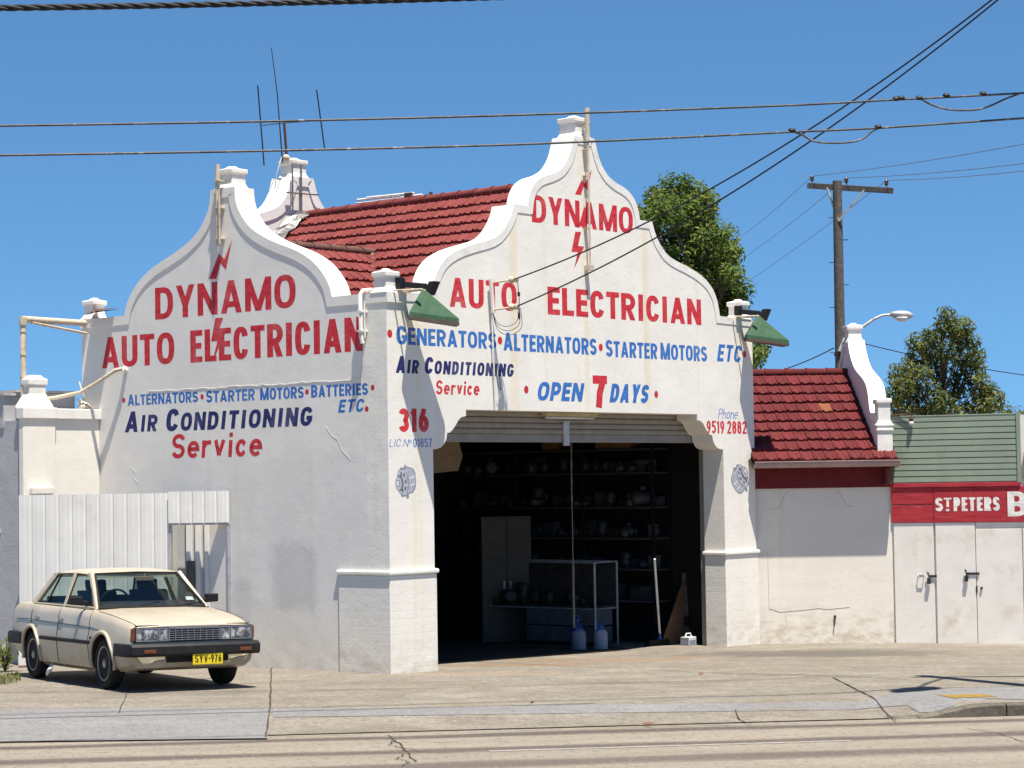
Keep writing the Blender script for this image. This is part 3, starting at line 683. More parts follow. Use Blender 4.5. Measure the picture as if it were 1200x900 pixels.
# pipes fixed to the gables
b = MB(); b.tube([(4.37, -.085, 5.8), (4.37, -.085, 7.75)], .016, 8); b.tube([(4.37, -.075, 7.72), (4.37, -.075, 8.24)], .04, 10)
b.box(4.33, 4.42, -.12, -.002, 5.76, 5.84)
for z in (6.4, 7.2, 7.6, 7.95): b.box(4.33, 4.41, -.09, -.0, z, z + .018)
b.build('gable_pipe', M['rusty'], shop, smooth=40)
b = MB(); b.tube([(-.08, 3.315, 6.1), (-.08, 3.315, 7.3)], .035, 10); b.tube([(-.12, 3.24, 6.12), (-.12, 3.24, 6.9)], .015, 8)
for z in (6.2, 6.65, 7.05): b.box(-.125, .0, 3.25, 3.35, z, z + .018)
b.build('gable_pipe', M['rusty'], shop, smooth=40)
b = MB(); b.tube([(.12, .40, 5.27), (-.05, .40, 5.25), (-.095, .40, 5.2), (-.095, .40, 4.62), (-.075, .39, 4.52)], .03, 8); b.tube([(-.06, .36, 5.1), (-.06, .36, 4.6)], .012, 6)
for z in (4.68, 4.95): b.box(-.13, .0, .36, .44, z, z + .025)
b.build('downpipe', M['white_metal'], shop, smooth=40)
# aerial mast on the rear gable, wooden cross on its face
b = MB(); b.tube([(FC - .1, 6.07, 7.15), (FC - .1, 6.07, 8.0)], .018, 6); b.tube([(FC - .45, 6.06, 7.5), (FC + .3, 6.06, 7.52)], .014, 6); b.tube([(FC - .32, 6.05, 7.2), (FC - .32, 6.05, 8.0)], .014, 6)
b.build('gable_pipe', M['cable_grey'], shop)
b = MB(); b.add([(-.22, 5.75, 5.31), (.1, 5.75, 5.36), (.1, 6.32, 5.37), (-.2, 6.25, 5.30)], [(0, 1, 2, 3)]); b.add([(-.22, 5.75, 5.285), (.1, 5.75, 5.335), (.1, 6.32, 5.345), (-.2, 6.25, 5.275)], [(0, 1, 2, 3)])
b.build('rusted_flashing', M['grey_rust'], shop, recalc=False)
# raised plaster seam and cracks on the side wall
b = MB()
pts = [(5.0 - .115 * k, 4.03 + random.uniform(-.012, .012)) for k in range(40)]
b.loft([[(-.002, v, z - .008), (-.007, v, z + .004), (-.002, v, z + .007)] for v, z in pts], closed=False, caps=False)
for path in ([(1.2, 3.4), (1.08, 3.27), (.97, 3.22), (.9, 3.08), (.72, 2.93)], [(5.42, 2.9), (5.33, 2.83), (5.36, 2.74), (5.27, 2.66)]):
    b.tube([(-.003, v, z) for v, z in path], .0013, 5)
b.build('plaster_seam', M['stucco_side'], shop, recalc=False)
# roller shutter rolled up behind the lintel
sh = empty('roller_shutter', (0, 0, 0), 0, shop)
b = MB()
for k in range(5): z = 3.29 + .085 * k; b.loft([[(.75, .44 - dy, z + dz), (8.0, .44 - dy, z + dz)] for dy, dz in ((0, 0), (.022, .015), (.026, .042), (.022, .07), (0, .083))], closed=False, caps=False)
b.build('slat_curtain', M['slat'], sh, recalc=False)
b = MB(); b.box(.76, 7.99, .425, .46, 3.17, 3.29); b.build('bottom_rail', simple('grey shutter rail', (.27, .255, .235), .55, .2, 5), sh, bevel=.006)
b = MB(); b.box(4.26, 4.40, .395, .424, 3.12, 3.5); b.build('hook_plate', M['galv'], sh, bevel=.005)
b = MB(); b.box(.76, .86, .43, .52, -.2, 3.17); b.box(7.9, 8.0, .43, .52, -.3, 3.17); b.build('guide_rail', M['slat'], sh)
# --- painted lettering
def words(name, mats, parent, label):
    mb = MB(); return mb, (lambda: tag(mb.build(name, mats, parent, recalc=False), label))
fw = lambda x, y, d: (x, -d, y)
swd = lambda x, y, d: (-d, x, y)
RED, BLU, NAV = M['red_text'], M['blue_text'], M['navy_text']
def line(lab, mt, fn, items, dt=(), dr=(.05, .058)):
    for it in items:
        mb = MB(); letters(mb, *it[:5], fn, **(it[5] if len(it) > 5 else {})); tag(mb.build('painted_lettering', mt, shop, recalc=False), lab)
    for q in dt: mb = MB(); dots(mb, [q], fn, *dr); mb.build('painted_dot', mt, shop, recalc=False)
line('red block lettering high on the front gable', RED, fw, [('DYNAMO', 3.12, 5.56, 6.41, .41, dict(t=.26, gap=.075))])
line('large red block lettering across the front', RED, fw, [('AUTO', 1.28, 2.75, 5.07, .42, dict(t=.26, gap=.085)), ('ELECTRICIAN', 3.45, 7.32, 5.06, .415, dict(t=.29, gap=.08))])
cp = dict(caps=True, small=.94, t=.26, ty=.19, gap=.07)
line('bright blue lettering above the doorway', BLU, fw, [('^GENERATORS', .19, 2.28, 4.50, .255, cp), ('^ALTERNATORS', 2.43, 4.60, 4.49, .265, cp), ('^STARTER', 4.82, 6.13, 4.475, .26, cp), ('^MOTORS', 6.21, 7.46, 4.475, .262, cp), ('ETC', 7.73, 8.40, 4.49, .28, dict(t=.26, ty=.2, shear=.25, gap=.12))])
line('red dots between the painted words', RED, fw, [], [(.06, 4.64), (2.36, 4.63), (4.70, 4.61), (8.52, 4.63), (2.93, 3.93), (6.08, 3.92)])
ac = dict(caps=True, small=.8, t=.3, ty=.22, shear=.16, gap=.1)
line('navy slanted lettering on the front', NAV, fw, [('^AIR', .16, .62, 4.105, .235, ac), ('^CONDITIONING', .74, 2.64, 4.11, .235, ac)])
line('small red lettering below the navy words', RED, fw, [('Service', .97, 1.89, 3.825, .2, dict(t=.21, ty=.17, shear=.1, gap=.1))])
line('blue slanted lettering over the doorway', BLU, fw, [('OPEN', 3.16, 4.22, 3.775, .28, dict(t=.29, ty=.23, shear=.26, gap=.09)), ('DAYS', 4.89, 5.85, 3.775, .29, dict(t=.29, ty=.23, shear=.26, gap=.09))])
line('big red figure over the doorway', RED, fw, [('7', 4.49, 4.84, 3.69, .49, dict(t=.3, ty=.26))])
line('red street number on the left pier', RED, fw, [('316', .21, .82, 3.295, .325, dict(t=.29, ty=.21, gap=.1))])
line('thin blue licence lettering on the left pier', BLU, fw, [('LIC.N', .02, .39, 3.09, .105, dict(t=.11, shear=.25, gap=.14)), ('º', .41, .465, 3.09, .105, dict(t=.1)), ('01857', .5, .88, 3.085, .12, dict(t=.16, gap=.16))])
line('thin blue script on the right pier', BLU, fw, [('Phone', 7.73, 8.27, 3.555, .165, dict(t=.1, shear=.3, gap=.08))])
line('red phone number on the right pier', RED, fw, [('9519', 7.41, 7.90, 3.315, .205, dict(t=.22, ty=.15, gap=.12)), ('2882', 7.98, 8.53, 3.312, .21, dict(t=.22, ty=.15, gap=.12))])
line('red block lettering high on the side gable', RED, swd, [('DYNAMO', 4.83, 1.78, 5.11, .48, dict(t=.26, gap=.085))])
line('large red block lettering across the side wall', RED, swd, [('AUTO', 6.1, 4.40, 4.43, .475, dict(t=.26, gap=.085)), ('ELECTRICIAN', 4.04, .46, 4.425, .475, dict(t=.26, gap=.085))])
line('blue lettering across the side wall', BLU, swd, [('^ALTERNATORS', 5.49, 3.88, 3.835, .17, cp), ('^STARTER', 3.70, 2.65, 3.82, .175, cp), ('^MOTORS', 2.54, 1.64, 3.815, .175, cp), ('^BATTERIES', 1.49, .37, 3.815, .175, cp), ('ETC', .96, .47, 3.585, .18, dict(t=.26, ty=.2, shear=.25, gap=.12))])
line('red dots between the side wall words', RED, swd, [], [(5.58, 3.92), (3.79, 3.91), (1.575, 3.90), (.28, 3.91), (.4, 3.62)], (.036, .04))
line('navy slanted lettering on the side wall', NAV, swd, [('^AIR', 5.57, 4.82, 3.43, .315, ac), ('^CONDITIONING', 4.62, 1.49, 3.42, .335, ac)])
line('red lettering low on the side wall', RED, swd, [('Service', 4.49, 2.52, 3.01, .365, dict(t=.21, ty=.17, shear=.1, gap=.1))])
# lightning bolts
def bolt(pts_list, fn, lab):
    d = .0014
    for p in pts_list: d += .00006; mb = MB(); mb.add([fn(x, y, d) for x, y in p], [tuple(range(len(p)))]); tag(mb.build('painted_bolt', RED, shop, recalc=False), lab)
bolt([[(4.14, 6.91), (4.31, 7.15), (4.38, 7.09), (4.55, 7.32), (4.46, 6.99), (4.35, 7.05), (4.28, 6.91)], [(4.13, 6.34), (4.27, 6.35), (4.19, 6.13), (4.34, 6.13), (4.09, 5.78), (4.18, 6.04), (4.03, 6.03)], [(4.22, 6.44), (4.36, 6.75), (4.42, 6.66), (4.36, 6.55), (4.33, 6.43)]], fw, 'red lightning bolt on the front gable')
bolt([[(3.61, 5.64), (3.39, 6.0), (3.27, 5.91), (3.1, 6.18), (3.24, 5.75), (3.36, 5.86), (3.45, 5.63)], [(3.48, 5.06), (3.31, 5.05), (3.4, 4.89), (3.23, 4.88), (3.55, 4.42), (3.44, 4.72), (3.58, 4.72)]], swd, 'red lightning bolt on the side gable')
mb = MB(); o_ = [(3.38, 4.905), (3.18, 4.905), (3.54, 4.43), (3.515, 4.43), (3.235, 4.865), (3.385, 4.87)]
# painted pictures of an alternator on each pier
def art(mb, cx, cz, s, fl, tilt):
    def pt(x, y): x, y = x * fl, y; c, s_ = math.cos(tilt), math.sin(tilt); return cx + s * (x * c - y * s_), cz + s * (x * s_ + y * c)
    lay = [0]
    def poly(p, mi): lay[0] += 1; mb.add([(*([pt(*q)[0]]), -(.001 + .00005 * lay[0]), pt(*q)[1]) for q in p], [tuple(range(len(p)))], mi)
    E_ = lambda x, y, rx, ry, n_=22: [(x + rx * math.cos(k * 2 * math.pi / n_), y + ry * math.sin(k * 2 * math.pi / n_)) for k in range(n_)]
    poly([(-.35, -.8), (.55, -.72), (.8, -.5), (.92, -.1), (.92, .4), (.78, .68), (.3, .86), (-.3, .8)], 1)
    poly([(-.3, -.72), (.5, -.64), (.72, -.46), (.84, -.1), (.84, .36), (.72, .6), (.3, .78), (-.25, .72)], 0)
    for x in (.3, .5, .68): poly([(x, -.6), (x + .05, -.58), (x + .07, .62), (x + .02, .64)], 1)
    poly([(.36, .1), (.8, .16), (.8, .26), (.36, .2)], 3); poly([(.36, -.3), (.8, -.24), (.8, -.18), (.36, -.22)], 3)
    poly(E_(-.22, 0, .5, .85), 1); poly(E_(-.24, 0, .44, .77), 0)
    for k in range(9):
        a = k * 2 * math.pi / 9 + .2; poly(E_(-.22 + .44 * math.cos(a), .8 * math.sin(a), .09, .1, 8), 0 if k % 2 else 1)
    for k in range(7):
        a = k * 2 * math.pi / 7; poly(E_(-.24 + .27 * math.cos(a), .5 * math.sin(a), .07, .13, 8), 2)
    poly(E_(-.5, -.02, .33, .46), 2); poly(E_(-.56, -.02, .30, .42), 1); poly(E_(-.62, -.02, .26, .38), 0); poly(E_(-.64, -.02, .14, .22), 2); poly(E_(-.65, -.02, .1, .17), 3)
    poly([(-.1, .78), (.06, .98), (.2, .95), (.16, .74)], 1); poly([(-.1, -.76), (0, -.98), (.18, -.95), (.16, -.74)], 1)
arts = [M['art_a'], M['art_b'], M['art_c'], M['art_d']]
mb = MB(); art(mb, .33, 2.61, .235, 1, .12); tag(mb.build('painted_picture', arts, shop, recalc=False), 'grey painted machine part on the left pier')
mb = MB(); art(mb, 8.34, 2.58, .275, -1, .75); tag(mb.build('painted_picture', arts, shop, recalc=False), 'grey painted machine part on the right pier')
# overhead power connection on the front wall
sb = tag(empty('service_bracket', C0, RZ), 'white pipe bracket with insulators carrying the overhead service wires on the front wall', 'bracket')
b = MB(); b.tube([(2.13, -.05, 5.48), (2.13, -.05, 5.0), (2.16, -.045, 4.4), (2.2, -.03, 3.66)], .012, 8); b.tube([(2.10, -.07, 5.5), (2.14, -.07, 5.02)], .03, 8)
b.build('riser_pipe', M['white_metal'], sb, smooth=40)
b = MB(); b.tube([(2.12, -.05, 5.45), (2.16, -.40, 5.47)], .016, 6); b.tube([(2.14, -.05, 5.06), (2.18, -.42, 5.08)], .016, 6); b.build('arm', M['rusty'], sb)
for z in (5.47, 5.08):
    b = MB(); b.lathe([(.02, 0), (.05, .02), (.05, .06), (.03, .08), (.045, .1), (.045, .13), (.02, .15)], (2.16, -.36, z), (.3, -1, .05), 12); b.build('insulator', M['rusty'], sb, smooth=40)
b = MB()
for k, (dz, dx) in enumerate(((-.16, .1), (-.22, .16), (-.28, .22))):
    b.tube(MB.crv([(2.14, -.06, 5.03), (2.2, -.1, 5.0 + dz * .8), (2.24 + dx * .5, -.2, 4.98 + dz), (2.22 + dx * .8, -.38, 5.0 + dz * .7), (2.24 + dx * .4, -.43, 5.08)]), .0045, 5)
b.tube([(2.26, -.44, 5.44), (2.29, -.44, 5.2), (2.28, -.44, 4.9)], .006, 5); b.tube([(2.28, -.44, 5.3), (2.28, -.44, 5.24)], .02, 6); b.tube([(2.28, -.44, 5.0), (2.28, -.44, 4.92)], .02, 6)
b.tube(MB.crv([(2.18, -.04, 4.3), (2.22, -.07, 4.0), (2.3, -.06, 3.92), (2.27, -.04, 4.2)]), .0045, 5)
b.build('tail_wire', M['cable'], sb)
# hooded lamps on the two front corners
def hooded_lamp(du, label):
    t = tag(empty('hooded_floodlight', L(du, 0, 0), RZ), label, 'floodlight', 'hooded floodlights on the front corners')
    rim = [(.17, -.27, 4.93), (.65, -.75, 4.83), (.98, -.39, 4.84), (.46, .0, 4.94)]; lo = [(x, y, z - .065) for x, y, z in rim]; ap = [(.37, -.32, 5.24), (.40, -.36, 5.235), (.44, -.33, 5.235), (.41, -.28, 5.24)]
    b = MB(); b.loft([lo, rim, ap]); 
    b.build('hood', [M['green']], t, bevel=.006)
    b = MB(); cx = sum(p[0] for p in lo) / 4; cy = sum(p[1] for p in lo) / 4
    b.loft([[(x + (cx - x) * -.012, y + (cy - y) * -.012, z - .028) for x, y, z in lo], [(x + (cx - x) * -.012, y + (cy - y) * -.012, z + .012) for x, y, z in lo]]); b.build('rim', simple('dull brown lamp rim', (.12, .09, .07), .6, .3, 9), t)
    b = MB(); b.beam((.28, -.02, 5.33), (.50, -.30, 5.29), .06, .08); b.loft([[(.52 + e_ * .05 + a * .07, -.32 - e_ * .06 - c * .05, 5.17 + .19 * e_) for a, c in ((-1, -1), (1, -1), (1, 1), (-1, 1))] for e_ in (0, 1)]); b.box(.2, .3, -.08, .02, 5.26, 5.42); b.build('lamp_body', M['black'], t, bevel=.008)
    b = MB(); b.tube([(.12, -.03, 5.235), (.28, -.42, 5.235)], .014, 6); b.tube([(.24, .0, 5.22), (.4, -.32, 5.24)], .018, 6); b.build('bracket', M['rusty'], t)
    return t
hooded_lamp(0, 'green hooded floodlight on the corner between the two painted walls')
lampdu = front(888, 371, -.32)[0] - .39
hooded_lamp(lampdu, 'green hooded floodlight at the right end of the front, above the low tiled roof')
# fluorescent batten under the lintel
o = tag(empty('batten_light', L(4.3, .3, 3.56), RZ), 'unlit yellowed fluorescent batten under the doorway lintel', 'light fitting')
b = MB(); b.box(-.62, .62, -.05, .05, 0, .055); b.build('housing', simple('yellowed batten', (.5, .42, .22), .5, .2, 5), o, bevel=.006)
b = MB(); b.tube([(-.58, 0, -.02), (.58, 0, -.02)], .018, 10); b.build('tube', M['white_plastic'], o, smooth=True)
# ------------------------------------------------------------------ low tiled building on the right
AA = R(3); AE = Vector((math.cos(AA), math.sin(AA), 0)); AN = Vector((-math.sin(AA), math.cos(AA), 0))
AO = L(8.75, .10, 0)
annex = tag(empty('annex_building', AO, AA), 'low cream walled building with a dark red tiled roof, right of the wide doorway', 'building')
AL = 2.36
b = MB(); b.prism([(0, -.6), (0, 2.78), (AL, 2.78), (AL, -.6)], lambda a, c, d: (a, d, c), 0, .3)
b.build('wall', M['cream_wall'], annex)
b = MB(); b.box(.02, AL - .02, -.045, -.002, 2.40, 2.80); b.build('fascia', M['timber_red'], annex, bevel=.006)
b = MB(); b.box(.06, AL + .06, -.30, -.046, 2.73, 2.765); b.build('soffit', M['timber_red'], annex)
b = MB(); b.loft([[(x, -.30, 2.78), (x, -.30, 2.74), (x, -.40, 2.74), (x, -.43, 2.80), (x, -.43, 2.845), (x, -.42, 2.845), (x, -.40, 2.80), (x, -.31, 2.78)] for x in (.02, AL + .07)]); b.box(.02, AL + .07, -.44, -.42, 2.835, 2.85)
b.build('gutter', simple('pale gutter', (.45, .3, .27), .5, .2, 6), annex)
b = MB(); b.loft([[(AL - .12, -.29, 2.46), (AL - .12, -.05, 2.42), (AL - .12, -.05, 2.72), (AL - .12, -.29, 2.72)], [(AL - .03, -.27, 2.5), (AL - .03, -.05, 2.44), (AL - .03, -.05, 2.72), (AL - .03, -.27, 2.72)]]); b.build('eave_bracket', simple('peeling red bracket', (.2, .06, .045), .8, .5, 12), annex, bevel=.01)
AR, AZ = 2.25, 4.42
pitch_l = math.hypot(AR + .36, AZ - 2.86)
class Clipped(MB):
    def add(s, vs, fs, mi=0, rnd=None):
        c = sum((Vector(v) for v in vs), Vector()) / len(vs); wp = AO + AE * c.x + AN * c.y - C0
        wq = AO + AE * c.x + AN * c.y + Vector((0, 0, c.z)) - CAM; qx, qy = 600 + FPX * wq.dot(RT) / wq.dot(FW), 450 - FPX * wq.dot(UP) / wq.dot(FW)
        if abs(qx - 968) < 8.5 and abs(qy - 483) < 6.0: rnd, s.done = (1.0, True) if not getattr(s, 'done', False) else (rnd, True)           # the one bare terracotta tile
        if wp.dot(FD) > FL + .03 or (wp.dot(SD) < -.06 and c.x > .05): MB.add(s, vs, fs, mi, rnd)
b = Clipped(); tiles(b, (-2.0, -.36, 2.86), (1, 0, 0), (0, AR + .36, AZ - 2.86), AL + 2.02, pitch_l, .325, .2)
b.build('roof', M['tile_annex'], annex, recalc=False)
b = Clipped(); tiles(b, (AL, AR * 2 + .36, 2.86), (-1, 0, 0), (0, -AR - .36, AZ - 2.86), AL + 2.02, pitch_l, .325, .2)
b.build('roof', M['tile_annex'], annex, recalc=False)
b = MB(); ridge(b, (-1.55, AR, AZ + .0), (AL - .25, AR, AZ), .085, .36); b.build('ridge_cap', M['tile_annex'], annex, smooth=45)
b = MB(); b.add([(-.0, -.3, 2.82), (AL, -.3, 2.82), (AL, AR, AZ - .06), (-1.5, AR, AZ - .06)], [(0, 1, 2, 3)]); b.build('roof_lining', M['dark'], annex, recalc=False)
# its curved parapet: profile across the roof, front pillar and top block
pp = [(-.02, 3.05), (-.02, 3.6), (.16, 3.62), (.26, 3.66), (.34, 3.78), (.42, 3.98), (.55, 4.12), (.82, 4.24), (1.15, 4.34), (1.45, 4.44), (1.68, 4.58), (1.84, 4.72), (1.95, 4.86), (2.0, 4.96)]
pr = densify(pp[2:], 3); full = [(-.02, 2.5)] + pp[:2] + pr + [(2 * AR - y, z) for y, z in pr[::-1]] + [(2 * AR + .02, 3.6), (2 * AR + .02, 2.5)]
b = MB(); b.prism(full, lambda a, c, d: (d, a, c), AL - .24, AL + .0); b.build('gable_parapet', M['trim'], annex)
coping(pr + [(2 * AR - y, z) for y, z in pr[::-1]], lambda a, c, d: (d, a, c), AL - .27, AL + .03, .1, .012).build('coping', M['trim'], annex)
block(AL - .12, AR, 4.94, 5.24, .12, .16).build('finial_block', M['trim'], annex, bevel=.01)
b = MB(); b.box(AL - .245, AL + .012, -.16, .16, 2.87, 3.42); b.box(AL - .262, AL + .028, -.18, .18, 3.33, 3.37); b.build('pillar', M['trim'], annex, bevel=.008)
block(AL - .116, .0, 3.42, 3.86, .105, .13).build('pier_cap', M['trim'], annex, bevel=.01)
b = MB()
def wallcrack(pts, r=.0028): b.tube([(x, -.002, z) for x, z in pts], r, 5)
pa = [(.27, 1.35), (.27, .9), (.275, .42)]; wallcrack(pa); wallcrack([(.28, .42), (.45, .36), (.62, .37), (.8, .38), (1.1, .41), (1.25, .39), (1.62, .42)]); wallcrack([(.55, .36), (.56, .1)])
wallcrack([(.35, 2.05), (.5, 2.1), (.55, 2.25), (.62, 2.36)]); wallcrack([(1.45, 2.37), (1.55, 2.2), (1.6, 2.1), (1.72, 2.08)])
b.build('wall_crack', simple('crack shade', (.5, .45, .37), .9, .4, 30), annex)
b = MB(); b.tube([(1.37, -.01, .27), (1.35, -.03, .1)], .013, 6); b.tube([(1.37, -.03, .27), (1.37, .0, .27)], .022, 8); b.build('wall_peg', M['grey_rust'], annex)

# ------------------------------------------------------------------ green and white shed with the red sign board
BA = R(-20); BE = Vector((math.cos(BA), math.sin(BA), 0)); BN = Vector((-math.sin(BA), math.cos(BA), 0))
BO = AO + AE * (AL - .004) - AN * .012; BO.z = 0
def bq(px, py, d=0.0): q = onplane(px, py, BO + BN * d, BN) - BO; return q.dot(BE), q.z
shed = tag(empty('shed_building', BO, BA), 'white boarded shed with a red sign board and sage green metal cladding above', 'building')
z_sb, z_st, z_gt = bq(1120, 612)[1], bq(1120, 571)[1], bq(1120, 487)[1]
xg = bq(1196, 520)[0]; XE = 8.0
gzx = lambda x: gz(*(BO + BE * x).xy)
b = MB(); b.prism([(0, -1.0), (0, z_gt - .01), (XE, z_gt - .01), (XE, -1.0)], lambda a, c, d: (a, d, c), .03, .22); b.build('wall', M['white_metal'], shed)
M['panel'] = simple('white painted ply', (.83, .79, .73), .6, .08, 3, dirt=(.64, .57, .46), dscale=1.7)
def panel(x0, x1, z0, z1, d0, d1, name, mt=None, **k):
    mb = MB(); mb.box(x0, x1, d0, d1, z0, z1); return mb.build(name, mt or M['panel'], shed, bevel=k.get('bevel', .005))
x1, x2, x3, x4 = bq(1096, 690)[0], bq(1098, 690)[0], bq(1144.5, 690)[0], bq(1199, 690)[0]
zb = lambda px, py: bq(px, py)[1]
dl = panel(.03, x1 - .008, zb(1075, 756), z_sb - .004, -.012, .03, 'door')
b = MB(); hx, hz = bq(1080, 676); b.tube([(hx - .05, -.015, hz + .04), (hx - .05, -.05, hz + .02), (hx - .04, -.05, hz - .04), (hx + .04, -.05, hz - .04), (hx + .05, -.05, hz + .02), (hx + .05, -.015, hz + .04), (hx - .05, -.015, hz + .04)], .008, 6); b.build('handle', M['galv'], dl)
def padlock(par, px, py, w_):
    hx, hz = bq(px, py); mb = MB(); mb.box(hx - .03, hx + w_, -.035, -.012, hz - .018, hz + .018); mb.tube([(hx - .02, -.05, hz + .04), (hx - .05, -.055, hz + .07), (hx - .01, -.05, hz - .06)], .012, 6); mb.box(hx - .055, hx + .0, -.075, -.035, hz - .13, hz - .03); mb.build('padlock', M['alloy'], par, bevel=.004)
padlock(dl, 1091, 675, .1)
mid = panel(x2, x3 - .006, zb(1122, 761), z_sb - .004, -.02, .03, 'panel')
dr = panel(x3 + .006, x4, zb(1170, 760), zb(1170, 619.5), -.012, .03, 'door')
panel(x3 + .006, XE, zb(1170, 618.5), z_sb - .004, -.010, .03, 'panel')
panel(x4 + .015, XE, -.9, zb(1170, 619), -.012, .03, 'panel')
padlock(dr, 1135, 672, .18)
b = MB(); kx, kz = bq(1150.5, 689); b.lathe([(.022, 0), (.022, .02), (.01, .03)], (kx, -.012, kz), (0, -1, 0), 12); kx, kz = bq(1145, 690); b.box(kx - .012, kx + .012, -.03, -.008, kz - .06, kz + .05); b.build('lock', M['grey_rust'], dr)
b = MB(); b.box(x3 + .02, XE, -.02, .03, -.9, zb(1170, 762)); b.build('sill', M['panel'], shed)
M['red_board'] = simple('weathered red board', (.43, .032, .045), .7, .35, 5, dirt=(.36, .17, .17), dscale=4)
t = MT('weathered red boards', .7); 
st_ = t.mapped((1.2, 1, 9)); k = t.mix(t.ramp(t.noise(1.4, 5, .7, st_), .3, .7), (.33, .02, .03), (.46, .04, .05)); k = t.mix(t.math('MULTIPLY', t.ramp(t.noise(1.8, 6, .75, st_), .56, .72), .6), k, (.45, .26, .26)); t.color(k); M['red_board'] = t.m
z_mid = bq(1075, 591)[1]
sign = empty('sign_board', (0, 0, 0), 0, shed)
b = MB(); xa = x1 + .0
b.box(.005, xa, -.03, .028, z_mid + .008, z_st); b.box(.005, xa, -.026, .028, z_sb, z_mid - .004)
xs = [xa + .008, bq(1142, 590)[0], bq(1180, 590)[0], XE]
for q0, q1 in zip(xs, xs[1:]): b.box(q0, q1 - .003, -.032, .028, z_sb, z_st)
b.build('board', M['red_board'], sign, bevel=.003)
b = MB(); b.box(-.02, xg - .02, -.05, .027, z_st + .006, z_st + .075); b.build('top_trim', M['red_board'], sign, bevel=.005)
mb = MB(); sfn = lambda x, y, d: (x, -.0325 - d, y)
q0, q1 = bq(1096, 598), bq(1106, 598); zt = q0[1]; Hs = bq(1110, 583)[1] - bq(1110, 599)[1]; zt = bq(1110, 599)[1]
letters(mb, 'S', bq(1096.5, 598)[0], bq(1105.5, 598)[0], zt, Hs, sfn, t=.25)
tag(mb.build('painted_lettering', M['white_text'], sign, recalc=False), 'white block lettering on the red board'); mb = MB()
letters(mb, 'T', bq(1106.5, 590)[0], bq(1115.5, 590)[0], zt + Hs * .30, Hs * .68, sfn, t=.27)
mb.add([sfn(*p, .004) for p in ((bq(1109, 598)[0], zt), (bq(1113, 598)[0], zt), (bq(1113, 598)[0], zt + Hs * .16), (bq(1109, 598)[0], zt + Hs * .16))], [(0, 1, 2, 3)])
tag(mb.build('painted_lettering', M['white_text'], sign, recalc=False), 'white block lettering on the red board'); mb = MB()
letters(mb, 'PETERS', bq(1118, 598)[0], bq(1172, 598)[0], zt, Hs, sfn, t=.25, gap=.12)
tag(mb.build('painted_lettering', M['white_text'], sign, recalc=False), 'white block lettering on the red board'); mb = MB(); HB = bq(1190, 576)[1] - bq(1190, 605)[1]; letters(mb, 'B', bq(1181, 590)[0], bq(1204, 590)[0], bq(1190, 605)[1], HB, sfn, t=.27)
tag(mb.build('painted_lettering', M['white_text'], sign, recalc=False), 'white block lettering on the red board')
# cladding: lapped horizontal boards
b = MB(); nb = 11; z0 = z_st + .08; hh = (z_gt - z0) / nb
for k in range(nb):
    z = z0 + hh * k; b.loft([[(x, -.034, z + .014), (x, -.030, z + hh - .002), (x, .0, z + hh), (x, .028, z + hh - .001), (x, .028, z + .014)] for x in (-.02, xg - .06)])
b.build('cladding', M['green_clad'], shed)
b = MB(); b.box(xg - .06, xg, -.05, .05, z0 - .02, z_gt + .02); b.box(-.02, xg - .062, -.036, .05, z_gt - .004, z_gt + .015); b.build('corner_trim', M['green_clad'], shed, bevel=.004)
b = MB(); b.box(xg + .05, xg + 1.6, -.02, .05, z_st + .1, bq(1198, 530)[1]); b.build('red_upper_panel', M['red_board'], shed)
o = tag(empty('bulb_light', BO + BE * bq(1069, 494)[0] + Vector((0, 0, bq(1069, 494)[1])), BA), 'small bare bulb on an arm in front of the green cladding', 'light fitting')
b = MB(); b.tube([(-.6, .0, .1), (0, -.08, .12), (0, -.08, .07)], .014, 6); b.lathe([(.03, .0), (.035, .05), (.02, .09)], (0, -.08, 0), (0, 0, 1), 10); b.build('arm', M['grey_rust'], o)
b = MB(); b.sphere((0, -.08, -.03), .04); b.build('bulb', M['white_plastic'], o, smooth=True)

# ------------------------------------------------------------------ left side: pier wall, grey building, ribbed fence, pipes
bw = tag(empty('boundary_wall', C0, RZ), 'bright white rendered pier and short wall joining the left end of the painted side wall', 'wall')
b = MB(); b.box(-.9, -.003, 6.16, 6.5, -.5, 3.66); b.build('wall', M['stucco'], bw, bevel=.01)
b = MB(); b.box(-1.5, -.9, 6.09, 6.2, -.5, 3.66); b.build('pier', M['stucco'], bw, bevel=.012)
b = MB(); b.box(-.879, -.0, 6.11, 6.55, 3.64, 3.80); b.box(-1.52, -.88, 6.055, 6.24, 3.64, 3.81); b.build('coping', M['trim'], bw, bevel=.012)
b = MB(); x, y = -1.2, 6.21; rg = lambda a, z: [(x - a, y - a * .55, z), (x + a, y - a * .55, z), (x + a, y + a * .55, z), (x - a, y + a * .55, z)]
b.loft([rg(a, z) for a, z in ((.26, 3.805), (.25, 3.84), (.2, 3.93), (.165, 4.0), (.155, 4.02), (.155, 4.14), (.18, 4.16), (.18, 4.24), (.13, 4.26), (.09, 4.3))]); b.build('pier_cap', M['trim'], bw, bevel=.01)
b = MB(); b.box(-1.4, -1.0, 6.0, 6.15, 2.50, 2.62); b.build('ledge_stone', M['cream_wall'], bw, bevel=.02)
gb = tag(empty('grey_building', C0, RZ), 'plain grey rendered building behind the white pier at the left edge', 'building')
b = MB(); b.prism([(6.21, -1), (6.21, 3.62), (6.62, 3.62), (6.62, 4.0), (7.4, 4.0), (9, 3.98), (16, 3.92), (16, -1)], sd, -1.46, -1.1); b.build('wall', M['grey_wall'], gb)
b = MB(); b.box(-1.098, -.01, 6.75, 6.95, 3.0, 4.06); b.build('back_wall', M['grey_wall'], gb)
